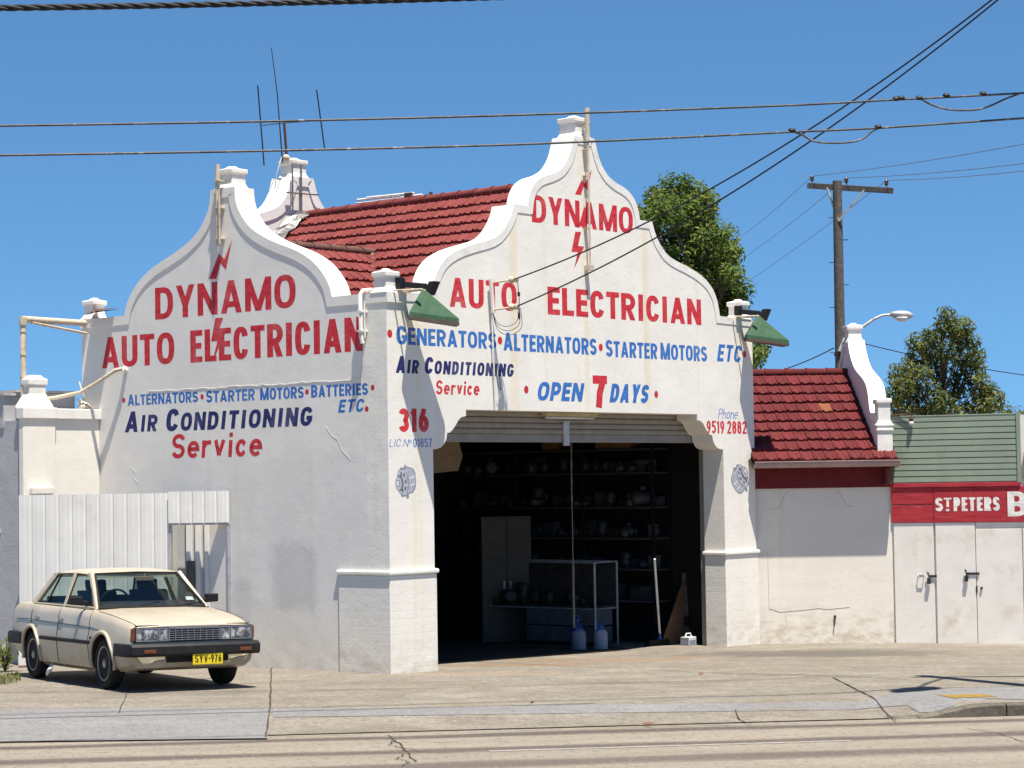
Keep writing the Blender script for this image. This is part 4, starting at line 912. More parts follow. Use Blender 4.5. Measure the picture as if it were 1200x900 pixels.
b = MB(); b.box(-1.50, -1.05, 6.58, 16, 4.005, 4.05); b.box(-1.2, -.01, 6.7, 7.1, 4.065, 4.1); b.build('roof_edge', simple('weathered roof edge', (.55, .54, .52), .8, .4, 6), gb)
b = MB(); b.box(-1.478, -1.461, 6.6, 16, 3.52, 3.6); b.box(-1.50, -1.461, 6.7, 16, 1.93, 1.99); b.build('string_course', M['grey_wall'], gb)
b = MB(); b.box(-3.95, -3.9, 3.1, 9, -.6, 0.5) if 0 else None
# fence of ribbed sheets with a gate
FA = R(171.2)                             # the fence runs from the side wall away to the left
fence = tag(empty('ribbed_fence', L(-.02, 3.18, 0), FA - math.pi), 'tall white ribbed metal fence behind the cream car', 'fence')
FLN = 3.22
def ribbed(mb, u0, u1, z0, z1, v, pitch=.215, rib=.03, deep=.022):
    n_ = max(1, round(abs(u1 - u0) / pitch)); p = (u1 - u0) / n_; prof = []
    for k in range(n_):
        u = u0 + p * k; prof += [(u, v), (u + p * .40, v - .003), (u + p * .5, v), (u + p - rib * 1.6, v), (u + p - rib, v + deep), (u + p - rib * .6, v + deep)]
    prof.append((u1, v)); mb.loft([[(x, y, z0) for x, y in prof], [(x, y, z1) for x, y in prof]], closed=False, caps=False)
M['sheet'] = simple('white ribbed steel', (.74, .73, .70), .5, .1, 1.5, dirt=(.62, .6, .56), dscale=2)
b = MB(); ribbed(b, -FLN, -.93, -.5, 2.5, 0); b.build('sheet', M['sheet'], fence, recalc=False)
b = MB(); ribbed(b, -.93, -.0, 2.06, 2.52, -.015, .2); b.build('sheet', M['sheet'], fence, recalc=False)
b = MB(); b.box(-FLN, -.02, .03, .08, 2.3, 2.36); b.box(-.96, -.90, .02, .09, -.5, 2.4); b.box(-.05, -.006, .01, .08, -.5, 2.05); b.box(-.93, -.02, .005, .06, 2.03, 2.058); b.build('rail', M['galv'], fence)
gt = empty('gate', (0, 0, 0), 0, fence)
b = MB(); b.box(-.9, -.06, .32, .35, -.4, 2.2); b.build('gate_panel', simple('grey gate sheet', (.5, .5, .49), .6, .2, 4), gt)
b = MB()
for u in (-.72, -.58, -.44, -.31, -.18, -.08): b.loft([[(u - .05, .319, z), (u - .028, .26, z), (u + .028, .26, z), (u + .05, .319, z)] for z in (-.4, 2.2)])
b.build('rib', M['sheet'], gt)
b = MB(); b.box(-.74, -.62, .22, .258, 1.05, 1.5); b.build('lock_plate', simple('perforated steel plate', (.16, .15, .14), .6, .6, 40, .3), gt, bevel=.004)
# pipes
vp = tag(empty('vent_pipe', C0, RZ), 'white pipe rising beside the white pier and bending across to the painted side wall', 'pipe')
b = MB(); ux, uz = front(27, 374, 6.3); u2, z2 = front(103, 381, 6.45)
ub = front(27.5, 470, 6.3)[0]; b.tube([(ub, 6.3, 3.5), (ub, 6.3, 3.8), (ux, 6.3, uz - .06), (ux + .03, 6.3, uz)], .045, 10); b.tube([(ux - .02, 6.3, uz), (0.02, 6.48, z2 + .03)], .05, 10)
for z in (3.95, 4.25, 4.6, 4.95): xz = ub + (ux - ub) * (z - 3.8) / (uz - 3.86); b.tube([(xz, 6.3, z), (xz, 6.3, z + .03)], .053, 10)
b.lathe([(.06, -.06), (.065, 0), (.06, .06)], (ux, 6.3, uz - .03), (0, 0, 1), 10); b.build('pipe', M['rusty'], vp, smooth=40)
b = MB(); b.tube([(ux + .15, 6.3, uz - .04), (0.02, 6.47, z2 - .13)], .024, 8); b.build('brace', M['rusty'], vp, smooth=40)
cpipe = tag(empty('conduit_pipe', C0, RZ), 'pale conduit sagging from the side wall lettering down onto the white wall', 'pipe')
b = MB(); b.tube([(-.06, 5.52, 4.40), (-.12, 5.62, 4.38), (-.22, 5.95, 4.2), (-.3, 6.25, 4.06), (-.6, 6.5, 3.98), (-1.0, 6.62, 3.93)], .03, 8); b.build('pipe', M['rusty'], cpipe, smooth=40)
b = MB(); b.tube([(-.01, 5.52, 4.37), (-.06, 5.52, 4.40)], .045, 10); b.build('clamp', M['trim'], cpipe)
cc = tag(empty('rag_bundle', L(-.22, 6.3, 3.81), RZ), 'torn pale canvas scraps lying on the white wall beside the side wall', 'rags')
b = MB()
for k in range(5):
    p = [(random.uniform(-.12, .12), random.uniform(-.1, .1), random.uniform(0, .1)) for _ in range(4)]; b.tube([p[0], p[1], (p[2][0], p[2][1], .02), (p[3][0], p[3][1], .22 * random.random())], [.03, .04, .03, .01], 6)
b.tube([(.05, 0, .05), (.0, -.02, .2), (-.06, 0, .42)], [.03, .02, .008], 6); b.build('canvas', simple('pale canvas', (.6, .55, .47), .9, .3, 12), cc, smooth=True)

# ------------------------------------------------------------------ poles, lamp and wires
M['steel'] = simple('grey steel', (.33, .34, .35), .5, .2, 8, .5)
PY = 55.0
pt_, pm_ = atY(981, 212, PY), atY(985, 430, PY)
pole = tag(empty('power_pole', (pm_.x, PY, gz(pm_.x, PY) - .3)), 'tall weathered timber power pole with one crossarm, rising behind the low tiled roof', 'power pole')
lean = (pt_.x - pm_.x) / (pt_.z - pm_.z); hb = pole.location.z; px_at = lambda z: (z + hb - pm_.z) * lean
ph = pt_.z - hb
b = MB(); b.tube([(px_at(z), 0, z) for z in [ph * k / 10 for k in range(11)]], [.155 - .045 * k / 10 for k in range(11)], 14); b.build('shaft', M['timber'], pole, smooth=50)
ca, cb_ = atY(947, 217.5, PY + .55) - Vector(pole.location), atY(1046, 223.5, PY - .75) - Vector(pole.location)
b = MB(); b.beam(ca, cb_, .12, .14); crossarm = b.build('crossarm', M['timber'], pole, bevel=.01)
b = MB(); mid_ = Vector((px_at(ph - 1.25), 0, ph - 1.05))
for q in (.22, .66): b.beam(ca.lerp(cb_, q) + Vector((0, -.08, -.04)), Vector((px_at(ph - .9), -.12, ph - 1.0)), .03, .045)
b.build('brace', M['galv'], pole)
ins = []
for q in (.05, .46, .93):
    p = ca.lerp(cb_, q); ins.append(Vector(pole.location) + p + Vector((0, 0, .24)))
    b = MB(); b.tube([p, p + Vector((0, 0, .16))], .014, 6); b.lathe([(.03, .12), (.06, .16), (.035, .18), (.055, .22), (.025, .26)], p, (0, 0, 1), 12); b.build('insulator', simple('brown insulator', (.09, .06, .05), .35, .2, 8), pole, smooth=50)
b = MB()
for k in range(9):
    z = ph - .9 - .55 * k; s_ = 1 if k % 2 else -1; b.tube([(px_at(z) + .1 * s_, 0, z), (px_at(z) + .24 * s_, -.02, z)], .012, 6)
for z in (ph - 4.25, ph - 5.1): b.tube([(px_at(z), 0, z - .03), (px_at(z), 0, z + .03)], .152, 14)
b.build('step_bolt', M['grey_rust'], pole)
lamp = tag(empty('street_lamp', (pm_.x, PY, 0)), 'grey street lamp on a long upswept arm fixed to the timber pole', 'street lamp')
def lp(px, py, y=PY - .12): q = atY(px, py, y); return (q.x - pm_.x, q.y - PY, q.z)
b = MB(); b.tube([lp(984, 412), lp(990, 398), lp(1008, 385), lp(1024, 374), lp(1034, 369.5), lp(1046, 368.5)], [.055, .05, .042, .036, .03, .03], 8); b.build('arm', M['galv'], lamp, smooth=50)
a_, c_ = Vector(lp(1043, 368)), Vector(lp(1070, 369)); ax = (c_ - a_)
b = MB(); ln = ax.length
rings = []
for q, wv, top, bot in ((0, .05, .04, -.05), (.15, .10, .07, -.1), (.45, .15, .10, -.13), (.75, .13, .09, -.12), (.93, .08, .05, -.08), (1, .03, .02, -.04)):
    p = a_ + ax * q; rings.append([p + Vector((0, -wv * math.cos(k * math.pi / 6), (top if math.sin(k * math.pi / 6) > 0 else -bot) * math.sin(k * math.pi / 6))) for k in range(12)])
b.loft(rings); b.build('lamp_head', simple('pale lamp housing', (.5, .51, .5), .4, .2, 8, .3), lamp, smooth=True)
b = MB(); p = a_ + ax * .5 + Vector((0, 0, -.09)); b.lathe([(.17, .02), (.15, -.03), (.09, -.075), (.01, -.09)], p, (0, 0, 1), 16); b.build('lens', M['white_plastic'], lamp, smooth=True)
def wire(name, pts, r, label, mat, group=None, n=10, sub=24, cat='cable'):
    """smooth cable through 3D points"""
    out = []
    P = [Vector(p) for p in pts]; P = [P[0] * 2 - P[1]] + P + [P[-1] * 2 - P[-2]]
    for i in range(1, len(P) - 2):
        for k in range(sub):
            a = k / sub; out.append(.5 * (2 * P[i] + (P[i + 1] - P[i - 1]) * a + (2 * P[i - 1] - 5 * P[i] + 4 * P[i + 1] - P[i + 2]) * a * a + (3 * P[i] - P[i - 1] - 3 * P[i + 1] + P[i + 2]) * a ** 3))
    out.append(P[-2]); o0 = out[0].copy(); mb = MB(); mb.tube([p - o0 for p in out], r, 6); o = mb.build(name, mat, None, smooth=True); o.location = o0
    return tag(o, label, cat, group)
def span(p, q, sag, n=12): p, q = Vector(p), Vector(q); return [p.lerp(q, k / n) - Vector((0, 0, sag * 4 * (k / n) * (1 - k / n))) for k in range(n + 1)]
for i, (far_px, near_px, lab) in enumerate((((870, 276), (1330, 142), 'thin wire crossing the left end of the pole crossarm'), ((872, 302), (1330, 173), 'thin wire crossing the middle of the pole crossarm'), ((876, 330), (1330, 182), 'thin wire crossing the right end of the pole crossarm'))):
    pf_, pn = atY(*far_px, 85), atY(*near_px, 44)
    pts = span(pf_, ins[i], .06, 6)[:-1] + span(ins[i], pn, .1, 6)
    wire('power_line', pts, .008, lab, M['cable_grey'], 'wires on the distant pole', sub=1)
wire('power_line', span(atY(905, 437, 60), atY(977, 408, 55.1), .05, 5) , .014, 'thin dark wire from the tiled roof up to the timber pole', M['cable'], sub=3)
wire('power_line', span(atY(990, 397, 55), atY(1330, 452, 62), .2, 8), .012, 'thin dark wire passing behind the right tree', M['cable'], sub=3)
wp0 = K(0, .5); on_k = lambda px, py, t=.5: onplane(px, py, K(0, t), KN)
M['cable_w'] = simple('cable with worn sheath', (.10, .10, .105), .5, .6, 5, dirt=(.3, .3, .31), dscale=8)
wire('overhead_cable', [on_k(*p) for p in ((-1500, 160), (-300, 151), (-60, 148.5), (0, 147.5), (300, 142.5), (600, 135), (900, 124.5), (1048, 117), (1200, 109), (1420, 96), (2600, 12))], .013, 'upper grey overhead cable running the whole width above the gables', M['cable_w'])
wire('overhead_cable', [on_k(*p) for p in ((-1500, 192), (-300, 184), (-60, 182.5), (0, 182), (300, 177), (600, 169.5), (850, 158.5), (930, 154.5), (1030, 150), (1200, 138.5), (1420, 123), (2600, 40))], .013, 'lower grey overhead cable passing just under the front gable top', M['cable_w'])
wire('overhead_cable', [on_k(*p) for p in ((930, 154.5), (940, 158), (956, 166), (985, 167.5), (1008, 164), (1022, 154), (1030, 150))], .012, 'short slack cable loop under the lower overhead cable', M['cable_w'], sub=8)
wire('overhead_cable', [on_k(*p) for p in ((1080, 116.5), (1095, 124), (1118, 129), (1150, 127.5), (1178, 116), (1194, 110))], .012, 'short slack cable loop under the upper overhead cable at the right', M['cable_w'], sub=8)
for k, (x, y) in enumerate(((1050, 117), (1056, 116), (1077, 116), (1109, 113), (1152, 111), (928, 154), (1029, 150))):
    p = on_k(x, y); mb = MB(); mb.tube([(-.035, 0, .0), (-.02, 0, .012), (.02, 0, .012), (.035, 0, .0)], [.014, .026, .026, .014], 8); o = mb.build('cable_clamp', M['black'], None, smooth=40); o.location = p
    tag(o, 'small black clamp on the overhead cables at the upper right', 'clamp', 'clamps on the overhead cables')
mb = MB(); p0 = on_k(-300, 12, -.4); ps = [on_k(x, y, -.4) - p0 for x, y in ((-300, 12), (0, 8.5), (240, 5), (480, -1), (800, -11))]
tw = []
for ph_ in (0, 2.1, 4.2):
    mb.tube([ps[0].lerp(ps[-1], k / 160) + Vector((0, .017 * math.cos(k * .8 + ph_), .017 * math.sin(k * .8 + ph_) - .16 * (4 * (k / 160) * (1 - k / 160)) * .25)) for k in range(161)], .018, 6)
o = mb.build('overhead_cable', M['cable'], None, smooth=True); o.location = p0; tag(o, 'thick twisted black cable across the top left corner of the sky', 'cable')
# the pole just right of the frame that carries the service wires and throws its shadow on the path
hd = Vector((sdir.x, sdir.y, 0)) / -sdir.z
pa_, pb_ = gp(1200, 803, .03), gp(1040, 792, .03)
NPB = pa_ - hd * 2.6
npole = tag(empty('power_pole', (NPB.x, NPB.y, gz(NPB.x, NPB.y))), 'roadside timber pole just beyond the right edge of the view, carrying the service wires', 'power pole')
b = MB(); b.tube([(0, 0, -.3), (0, 0, 9.4)], [.17, .12], 14); b.build('shaft', M['timber'], npole, smooth=50)
b = MB(); b.beam((-.25, -.12, 8.9), (1.9, -.12, 8.9), .1, .12); b.build('crossarm', M['timber'], npole)
gl_ = gp(1073, 808, .03) - hd * 8.3 - NPB; hx_, hy_ = gl_.x, gl_.y
nl = tag(empty('street_lamp', (NPB.x, NPB.y, 0)), 'street lamp on an outreach arm of the roadside pole beyond the right edge', 'street lamp')
b = MB(); b.tube([(0, 0, 7.9), (hx_ * .5, hy_ * .5, 8.35), (hx_, hy_, 8.42)], .03, 8); b.build('arm', M['galv'], nl, smooth=50)
b = MB(); b.loft([[(hx_ + q * .3 + wv * a, hy_ + q * .42 + wv * c * .8, 8.36 + z) for a, c, z in ((-1, 1, 0), (-.5, .5, .12), (.5, -.5, .12), (1, -1, 0), (.4, -.4, -.1), (-.4, .4, -.1))] for q, wv in ((-1, .05), (-.6, .16), (.3, .2), (.8, .12), (1, .03))]); b.build('lamp_head', M['galv'], nl, smooth=50)
sw0 = on_k(1190, -22, 1.6)
for (u, v, z), dz, lab, sg in (((2.16, -.44, 5.47), 0, 'upper black service wire slanting from the top right down to the bracket on the front', .35), ((2.18, -.46, 5.08), .0, 'lower black service wire slanting from the top right down to the bracket on the front', .33)):
    wire('service_wire', span(sw0 + Vector((0.06 if z < 5.2 else 0, 0, dz)), L(u, v, z), sg, 14), .0105, lab, M['cable'], 'service wires to the front wall', sub=3)
# radio aerial on the rear gable, television aerial on the roof ridge
an = tag(empty('radio_aerial', L(4.15, 6.32, 8.1), RZ), 'tall thin radio aerial with three upright rods on the rear gable top', 'aerial')
def al(px, py): u, z = front(px, py, 6.32); return (u - 4.15, 0, z - 8.1)
b = MB(); b.tube([al(336, 184), al(333, 144)], .022, 8); b.build('mast', M['grey_rust'], an)
b = MB(); b.tube([al(331, 190), al(325, 110), al(318, 56)], [.012, .009, .006], 6); b.build('rod', M['cable'], an)
b = MB(); b.tube([al(309.5, 194), al(302, 100)], .012, 6); b.build('rod', M['cable'], an)
b = MB(); b.tube([al(380.5, 175), al(371, 105)], .012, 6); b.build('rod', M['cable'], an)
b = MB(); b.tube([al(308, 147), al(333, 144), al(376, 141)], .008, 6); b.build('boom', M['cable'], an)
b = MB(); b.sphere(al(335.5, 185), .06); b.sphere(al(338, 187), .05); b.tube([al(330, 184), al(324, 205), al(322, 222)], .006, 5); b.build('cable_gland', M['rusty'], an, smooth=True)
tv = tag(empty('television_aerial', L(4.9, 4.4, 7.27), RZ), 'low silver television aerial lying just behind the roof ridge', 'aerial')
def tl(px, py): v, z = side(px, py, 4.9); return (0, v - 4.4, z - 7.2)
b = MB()
for p, q in (((418, 243), (480, 236)), ((419, 239), (470, 234)), ((430, 236.5), (485, 231)), ((440, 240), (495, 233))): b.tube([tl(*p), tl(*q)], .02, 6)
b.build('element', M['white_metal'], tv)
b = MB(); b.tube([tl(478, 231), tl(479, 250)], .02, 6); b.box(-.05, .05, tl(481, 232)[1] - .06, tl(476, 232)[1], -.02, .12); b.tube([tl(505, 230), tl(505, 240)], .03, 6); b.build('mast', M['grey_rust'], tv)
# ------------------------------------------------------------------ the cream sedan (x forward, y to its left)
TH = R(31.0); CS = 1.06
cx_, cy_ = -5.105, 29.86
fwd = Vector((math.sin(TH), -math.cos(TH), 0)); gn = GN.normalized(); fwd = (fwd - gn * fwd.dot(gn)).normalized(); lft = gn.cross(fwd)
car = tag(empty('parked_car'), 'faded cream four door sedan with black bumpers and yellow number plate by the ribbed fence', 'car')
mm = Matrix.Identity(4)
for i in range(3): mm[i][0], mm[i][1], mm[i][2], mm[i][3] = fwd[i] * CS, lft[i] * CS, gn[i] * CS, (cx_, cy_, gz(cx_, cy_) + .006)[i]
car.matrix_world = mm
t = MT('faded cream car paint', .38, 0, .5); c1, c2 = (.47, .415, .32), (.41, .358, .272)
x, y, z = t.xyz(); k = t.mix(t.ramp(t.noise(2.2, 5, .6), .35, .7), c2, c1)
k = t.mix(t.math('MULTIPLY', t.ramp(z, .5, .2), t.ramp(t.noise(5, 5, .7), .3, .7)), k, (.3, .24, .16)); t.color(k)
t.p.inputs['Coat Weight'].default_value = .35; t.p.inputs['Coat Roughness'].default_value = .12; M['paint'] = t.m
def glass(name, tint, refl=.09):
    m_ = bpy.data.materials.new(name); m_.use_nodes = True; n_ = m_.node_tree; n_.nodes.clear()
    o_ = n_.nodes.new('ShaderNodeOutputMaterial'); mx = n_.nodes.new('ShaderNodeMixShader'); tr = n_.nodes.new('ShaderNodeBsdfTransparent'); gl = n_.nodes.new('ShaderNodeBsdfGlossy'); fr_ = n_.nodes.new('ShaderNodeFresnel')
    tr.inputs[0].default_value = (*tint, 1); gl.inputs['Roughness'].default_value = .03; fr_.inputs[0].default_value = 1.45
    mu = n_.nodes.new('ShaderNodeMath'); mu.operation = 'MULTIPLY'; mu.inputs[1].default_value = .1; n_.links.new(fr_.outputs[0], mu.inputs[0]); n_.links.new(mu.outputs[0], mx.inputs[0]); n_.links.new(tr.outputs[0], mx.inputs[1]); n_.links.new(gl.outputs[0], mx.inputs[2]); n_.links.new(mx.outputs[0], o_.inputs[0]); return m_
M['glass'] = glass('car window glass', (.84, .89, .87)); M['bumper'] = simple('faded black bumper', (.013, .013, .014), .6, .3, 8, dirt=(.03, .028, .026), dscale=6)
M['rubber'] = simple('tyre rubber', (.022, .021, .02), .9, .35, 12, dirt=(.07, .06, .05), dscale=9)
M['rim'] = simple('dull steel rim', (.5, .46, .4), .5, .3, 10, .2, dirt=(.12, .09, .06), dscale=8)
M['chrome'] = simple('dull chrome', (.5, .5, .5), .28, .3, 20, .9); M['trimline'] = simple('dark gap', (.02, .017, .014), .8, .2, 9)
M['interior'] = simple('dark car interior', (.022, .022, .028), .85, .3, 6); M['amber'] = simple('amber lens', (.15, .05, .025), .3, .2, 20)
M['red_lens'] = simple('red lens', (.25, .015, .012), .3, .2, 20); M['plate'] = simple('yellow plate', (.72, .56, .015), .5, .12, 20, dirt=(.5, .38, .03), dscale=9)
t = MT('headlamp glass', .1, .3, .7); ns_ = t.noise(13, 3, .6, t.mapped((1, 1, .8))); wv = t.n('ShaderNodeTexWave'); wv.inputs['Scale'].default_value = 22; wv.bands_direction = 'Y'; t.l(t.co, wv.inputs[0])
k = t.mix(t.ramp(ns_, .4, .6), (.07, .08, .10), (.55, .57, .6)); k = t.mix(t.ramp(ns_, .58, .66), k, (.85, .86, .88)); k = t.mix(t.math('MULTIPLY', wv.outputs['Fac'], .3), k, (.05, .055, .07)); t.color(k); M['headlamp'] = t.m  # bright and dark glints painted into the lens colour
stn = [(-2.15, .72, .86, .46), (-2.12, .765, .915, .34), (-2.0, .79, .935, .28), (-1.7, .808, .945, .23), (-1.45, .818, .947, .20), (-.95, .83, .937, .185), (-.3, .835, .928, .185), (.4, .835, .918, .185), (.78, .832, .912, .185), (.95, .83, .902, .19), (1.3, .825, .872, .20), (1.7, .808, .825, .22), (1.92, .79, .787, .245), (2.02, .775, .762, .27), (2.045, .765, .735, .30), (2.05, .76, .64, .34)]
def at_x(x):
    for a, c in zip(stn, stn[1:]):
        if a[0] <= x <= c[0]: k = (x - a[0]) / (c[0] - a[0]); return tuple(a[j] + (c[j] - a[j]) * k for j in range(1, 4))
    return stn[-1][1:]
def sect(x, w, zt, zb):
    hgt = zt - zb
    return [(0, zb), (w - .10, zb), (w - .035, zb + .05), (w - .012, zb + .14), (w + .006, zb + hgt * .45), (w + .008, zb + hgt * .52), (w - .012, zb + hgt * .70), (w - .022, zb + hgt * .86), (w - .045, zt - .035), (w - .075, zt - .008), (w - .13, zt), (w * .5, zt + .014), (0, zt + .018)]
def side_y(x, z):
    p = sect(x, *at_x(x))
    for a, c in zip(p[1:], p[2:]):
        if a[1] <= z <= c[1]: return a[0] + (c[0] - a[0]) * (z - a[1]) / max(c[1] - a[1], 1e-6)
    return at_x(x)[0]
rings = []
for x, w_, zt, zb in stn:
    h_ = sect(x, w_, zt, zb); rings.append([(x, y, z) for y, z in h_] + [(x, -y, z) for y, z in h_[-2:0:-1]])
b = MB(); b.loft(rings); body = b.build('body', [M['paint'], M['trimline']], car, smooth=32)
AXF, AXR, WR = 1.25, -1.25, .297
cut = MB()
for ax_ in (AXF, AXR):
    for s_ in (-1, 1):
        cut.lathe([(.345, 0), (.345, .5)], (ax_, s_ * .56, .31), (0, s_, 0), 36)
cob = cut.build('cutter', [M['paint'], M['trimline']], car)
for p in cob.data.polygons: p.material_index = 1
bo = body.modifiers.new('arch', 'BOOLEAN'); bo.object = cob; bo.operation = 'DIFFERENCE'; bo.solver = 'EXACT'
bpy.context.view_layer.update(); dg = bpy.context.evaluated_depsgraph_get()
me2 = bpy.data.meshes.new_from_object(body.evaluated_get(dg)); body.modifiers.clear(); body.data = me2
bpy.data.objects.remove(cob)
for ax_ in (AXF, AXR):
    for s_ in (-1, 1):
        pts = []
        for k in range(19):
            a = R(-12 + 204 * k / 18); x, z = ax_ + .355 * math.cos(a), .31 + .355 * math.sin(a); pts.append((x, s_ * (max(side_y(x, z), .79) + .004), z))
        b = MB(); b.tube(pts, .024, 8); b.build('wheel_arch', M['paint'], car, smooth=True)
# roof, pillars, glass
BY, RY, BZ, RZ_ = .742, .578, .93, 1.335
roofst = [(-1.08, 1.325, .0), (-1.03, 1.35, .012), (-.7, 1.368, .02), (-.2, 1.374, .022), (.1, 1.366, .02), (.2, 1.352, .012), (.26, 1.328, .0)]
rings = []
for x, zc, cr in roofst:
    up_ = [(-RY - .012, zc - .038), (-RY + .02, zc - .014), (-RY * .6, zc + cr * .6), (0, zc + cr), (RY * .6, zc + cr * .6), (RY - .02, zc - .014), (RY + .012, zc - .038)]
    rings.append([(x, y, z) for y, z in up_] + [(x, RY - .03, zc - .05), (x, -RY + .03, zc - .05)])
b = MB(); b.loft(rings); b.build('roof', M['paint'], car, smooth=40)
for s_ in (-1, 1):
    b = MB(); bm_ = lambda p, q, w_, h_: b.beam((p[0], s_ * p[1], p[2]), (q[0], s_ * q[1], q[2]), w_, h_, up=(0, s_, .4))
    bm_((.80, BY - .035, BZ - .04), (.235, RY - .005, RZ_), .05, .045)
    bm_((-.24, BY - .004, BZ - .02), (-.27, RY + .004, RZ_), .034, .08) if 0 else bm_((-.24, BY - .004, BZ - .02), (-.27, RY + .004, RZ_), .08, .034)
    b.loft([[(-1.56, s_ * (BY - .03), .94), (-1.28, s_ * BY, .94), (-1.28, s_ * (BY - .05), .94), (-1.5, s_ * (BY - .1), .94)], [(-1.07, s_ * (RY - .005), 1.335), (-.90, s_ * (RY + .004), 1.335), (-.90, s_ * (RY - .04), 1.335), (-1.05, s_ * (RY - .06), 1.335)]])
    bm_((.72, BY - .01, .935), (-1.36, BY - .008, .945), .02, .03)
    b.build('pillar', M['paint'], car, bevel=.006)
    def wp(x, z, o_=0): k = (z - BZ) / (RZ_ - BZ); return (x, s_ * (BY - .014 + (RY - BY) * k + o_), z)
    for q in ([wp(.70, .95), wp(-.20, .95), wp(-.235, 1.325), wp(.235, 1.325)], [wp(-.29, .95), wp(-1.30, .955), wp(-.92, 1.325), wp(-.305, 1.325)]):
        g = MB(); q2 = [(x, y - s_ * .006, z) for x, y, z in q]; g.loft([q, q2]); go = g.build('side_window', M['glass'], car)
        fr_ = MB(); qq = [Vector(v) + Vector((0, s_ * .006, 0)) for v in q]
        for k in range(4): fr_.tube([qq[k], qq[(k + 1) % 4]], .011, 6)
        if q[1][0] < -1: fr_.tube([Vector(wp(-.93, .95, .004)), Vector(wp(-.80, 1.325, .004))], .012, 6)
        fr_.build('window_seal', M['trimline'], go)
def plate_glass(name, c, nrm):
    g = MB(); o_ = Vector(nrm) * .006; g.loft([c, [tuple(Vector(p) - o_) for p in c]]); go = g.build(name, M['glass'], car)
    f = MB(); cc_ = [Vector(p) + o_ for p in c]
    for k in range(len(c)): f.tube([cc_[k], cc_[(k + 1) % len(c)]], .013, 6)
    f.build('window_seal', M['trimline'], go)
plate_glass('windscreen', [(.80, -.68, .925), (.84, 0, .93), (.80, .68, .925), (.25, .53, 1.325), (.26, 0, 1.338), (.25, -.53, 1.325)], (.6, 0, .8))
plate_glass('rear_window', [(-1.50, .64, .955), (-1.54, 0, .96), (-1.50, -.64, .955), (-1.06, -.51, 1.32), (-1.07, 0, 1.33), (-1.06, .51, 1.32)], (-.6, 0, .8))
b = MB()
b.box(-1.5, .78, -.68, .68, .90, .957); b.loft([[(x, -.66, z0), (x, .66, z0), (x, .62, z1), (x, -.62, z1)] for x, z0, z1 in ((.46, .93, .99), (.6, .93, 1.0), (.76, .93, .965))])
for y in (-.34, .34):
    b.loft([[(x - .07, y - .24, z), (x + .05, y - .24, z), (x + .05, y + .24, z), (x - .07, y + .24, z)] for x, z in ((-.1, .94), (-.2, 1.12))]); b.loft([[(x - .04, y - .13, z), (x + .04, y - .13, z), (x + .04, y + .13, z), (x - .04, y + .13, z)] for x, z in ((-.21, 1.12), (-.23, 1.15), (-.25, 1.25))])
b.box(-1.3, -1.12, -.6, .6, .95, 1.03); b.build('cabin', M['interior'], car, bevel=.02)
b = MB(); b.tube([(.40 - .07 * math.sin(a) * 0 + .06 * math.sin(a), -.34 + .18 * math.cos(a), 1.0 + .16 * math.sin(a) - .02) for a in [k * math.pi / 12 for k in range(25)]], .014, 6); b.beam((.40, -.5, .985), (.40, -.18, .985), .02, .03); b.build('steering_wheel', M['interior'], car, smooth=40)
b = MB(); b.box(.27, .29, -.02, .22, 1.235, 1.295); b.beam((.28, .1, 1.295), (.25, .1, 1.33), .02, .02); b.build('rear_view_mirror', simple('mirror back', (.25, .19, .14), .5), car, bevel=.008)
b = MB(); b.box(.0, .001, 0, .001, 0, .001) if 0 else b.loft([[(.655, .50, 1.0), (.655, .60, 1.0), (.615, .59, 1.04), (.615, .5, 1.04)], [(.652, .50, .998), (.652, .60, .998), (.612, .59, 1.038), (.612, .5, 1.038)]]); b.build('windscreen_sticker', M['white_plastic'], car)
for s_ in (-1, 1):
    b = MB(); b.loft([[(x, s_ * y, z) for y, z in ((.80, .96), (.96, .97), (.96, 1.07), (.80, 1.07))] for x in (.50, .58)]); b.beam((.54, s_ * .72, .98), (.54, s_ * .82, 1.0), .06, .05); b.build('wing_mirror', M['black'], car, bevel=.015)
b = MB()
for y in (-.3, .3): b.tube([(.84, y, .935), (.77, y + .2, .958), (.70, y + .42, .99)], .009, 5)
b.build('wiper', M['black'], car)
# front: grille, lamps, bumper, plate
b = MB(); b.box(2.03, 2.062, -.745, .745, .565, .74); b.build('front_panel', M['bumper'], car, bevel=.008)
gr = MB()
for k in range(6): gr.box(2.064, 2.085, -.315, .315, .585 + k * .0255, .592 + k * .0255)
for k in range(9): gr.box(2.063, 2.076, -.312 + k * .0775, -.306 + k * .0775, .58, .725)
gr.box(2.063, 2.09, -.325, .325, .722, .734); gr.box(2.063, 2.09, -.325, -.317, .575, .73); gr.box(2.063, 2.09, .317, .325, .575, .73)
gr.build('grille', M['chrome'], car)
for s_ in (-1, 1):
    for y0, y1, nl in ((.335, .445, 1), (.452, .722, 2)):
        b = MB(); b.loft([[(x, s_ * y, z) for y, z in ((y0 + i_, .578 + i_), (y1 - i_, .578 + i_), (y1 - i_, .73 - i_), (y0 + i_, .73 - i_))] for x, i_ in ((2.063, 0), (2.09, 0), (2.09, .010), (2.080, .013))]); hl = b.build('headlight', M['chrome'], car, smooth=30)
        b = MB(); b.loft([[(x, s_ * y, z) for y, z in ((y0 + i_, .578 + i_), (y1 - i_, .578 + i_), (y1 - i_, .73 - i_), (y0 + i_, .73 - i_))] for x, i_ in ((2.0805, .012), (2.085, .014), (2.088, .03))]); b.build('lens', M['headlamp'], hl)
    b = MB(); b.loft([[(2.066, s_ * .728, z), (2.066, s_ * .748, z), (2.055, s_ * .764, z), (2.04, s_ * .774, z), (2.04, s_ * .765, z)] for z in (.585, .728)]); b.build('indicator', M['amber'], car, bevel=.004)
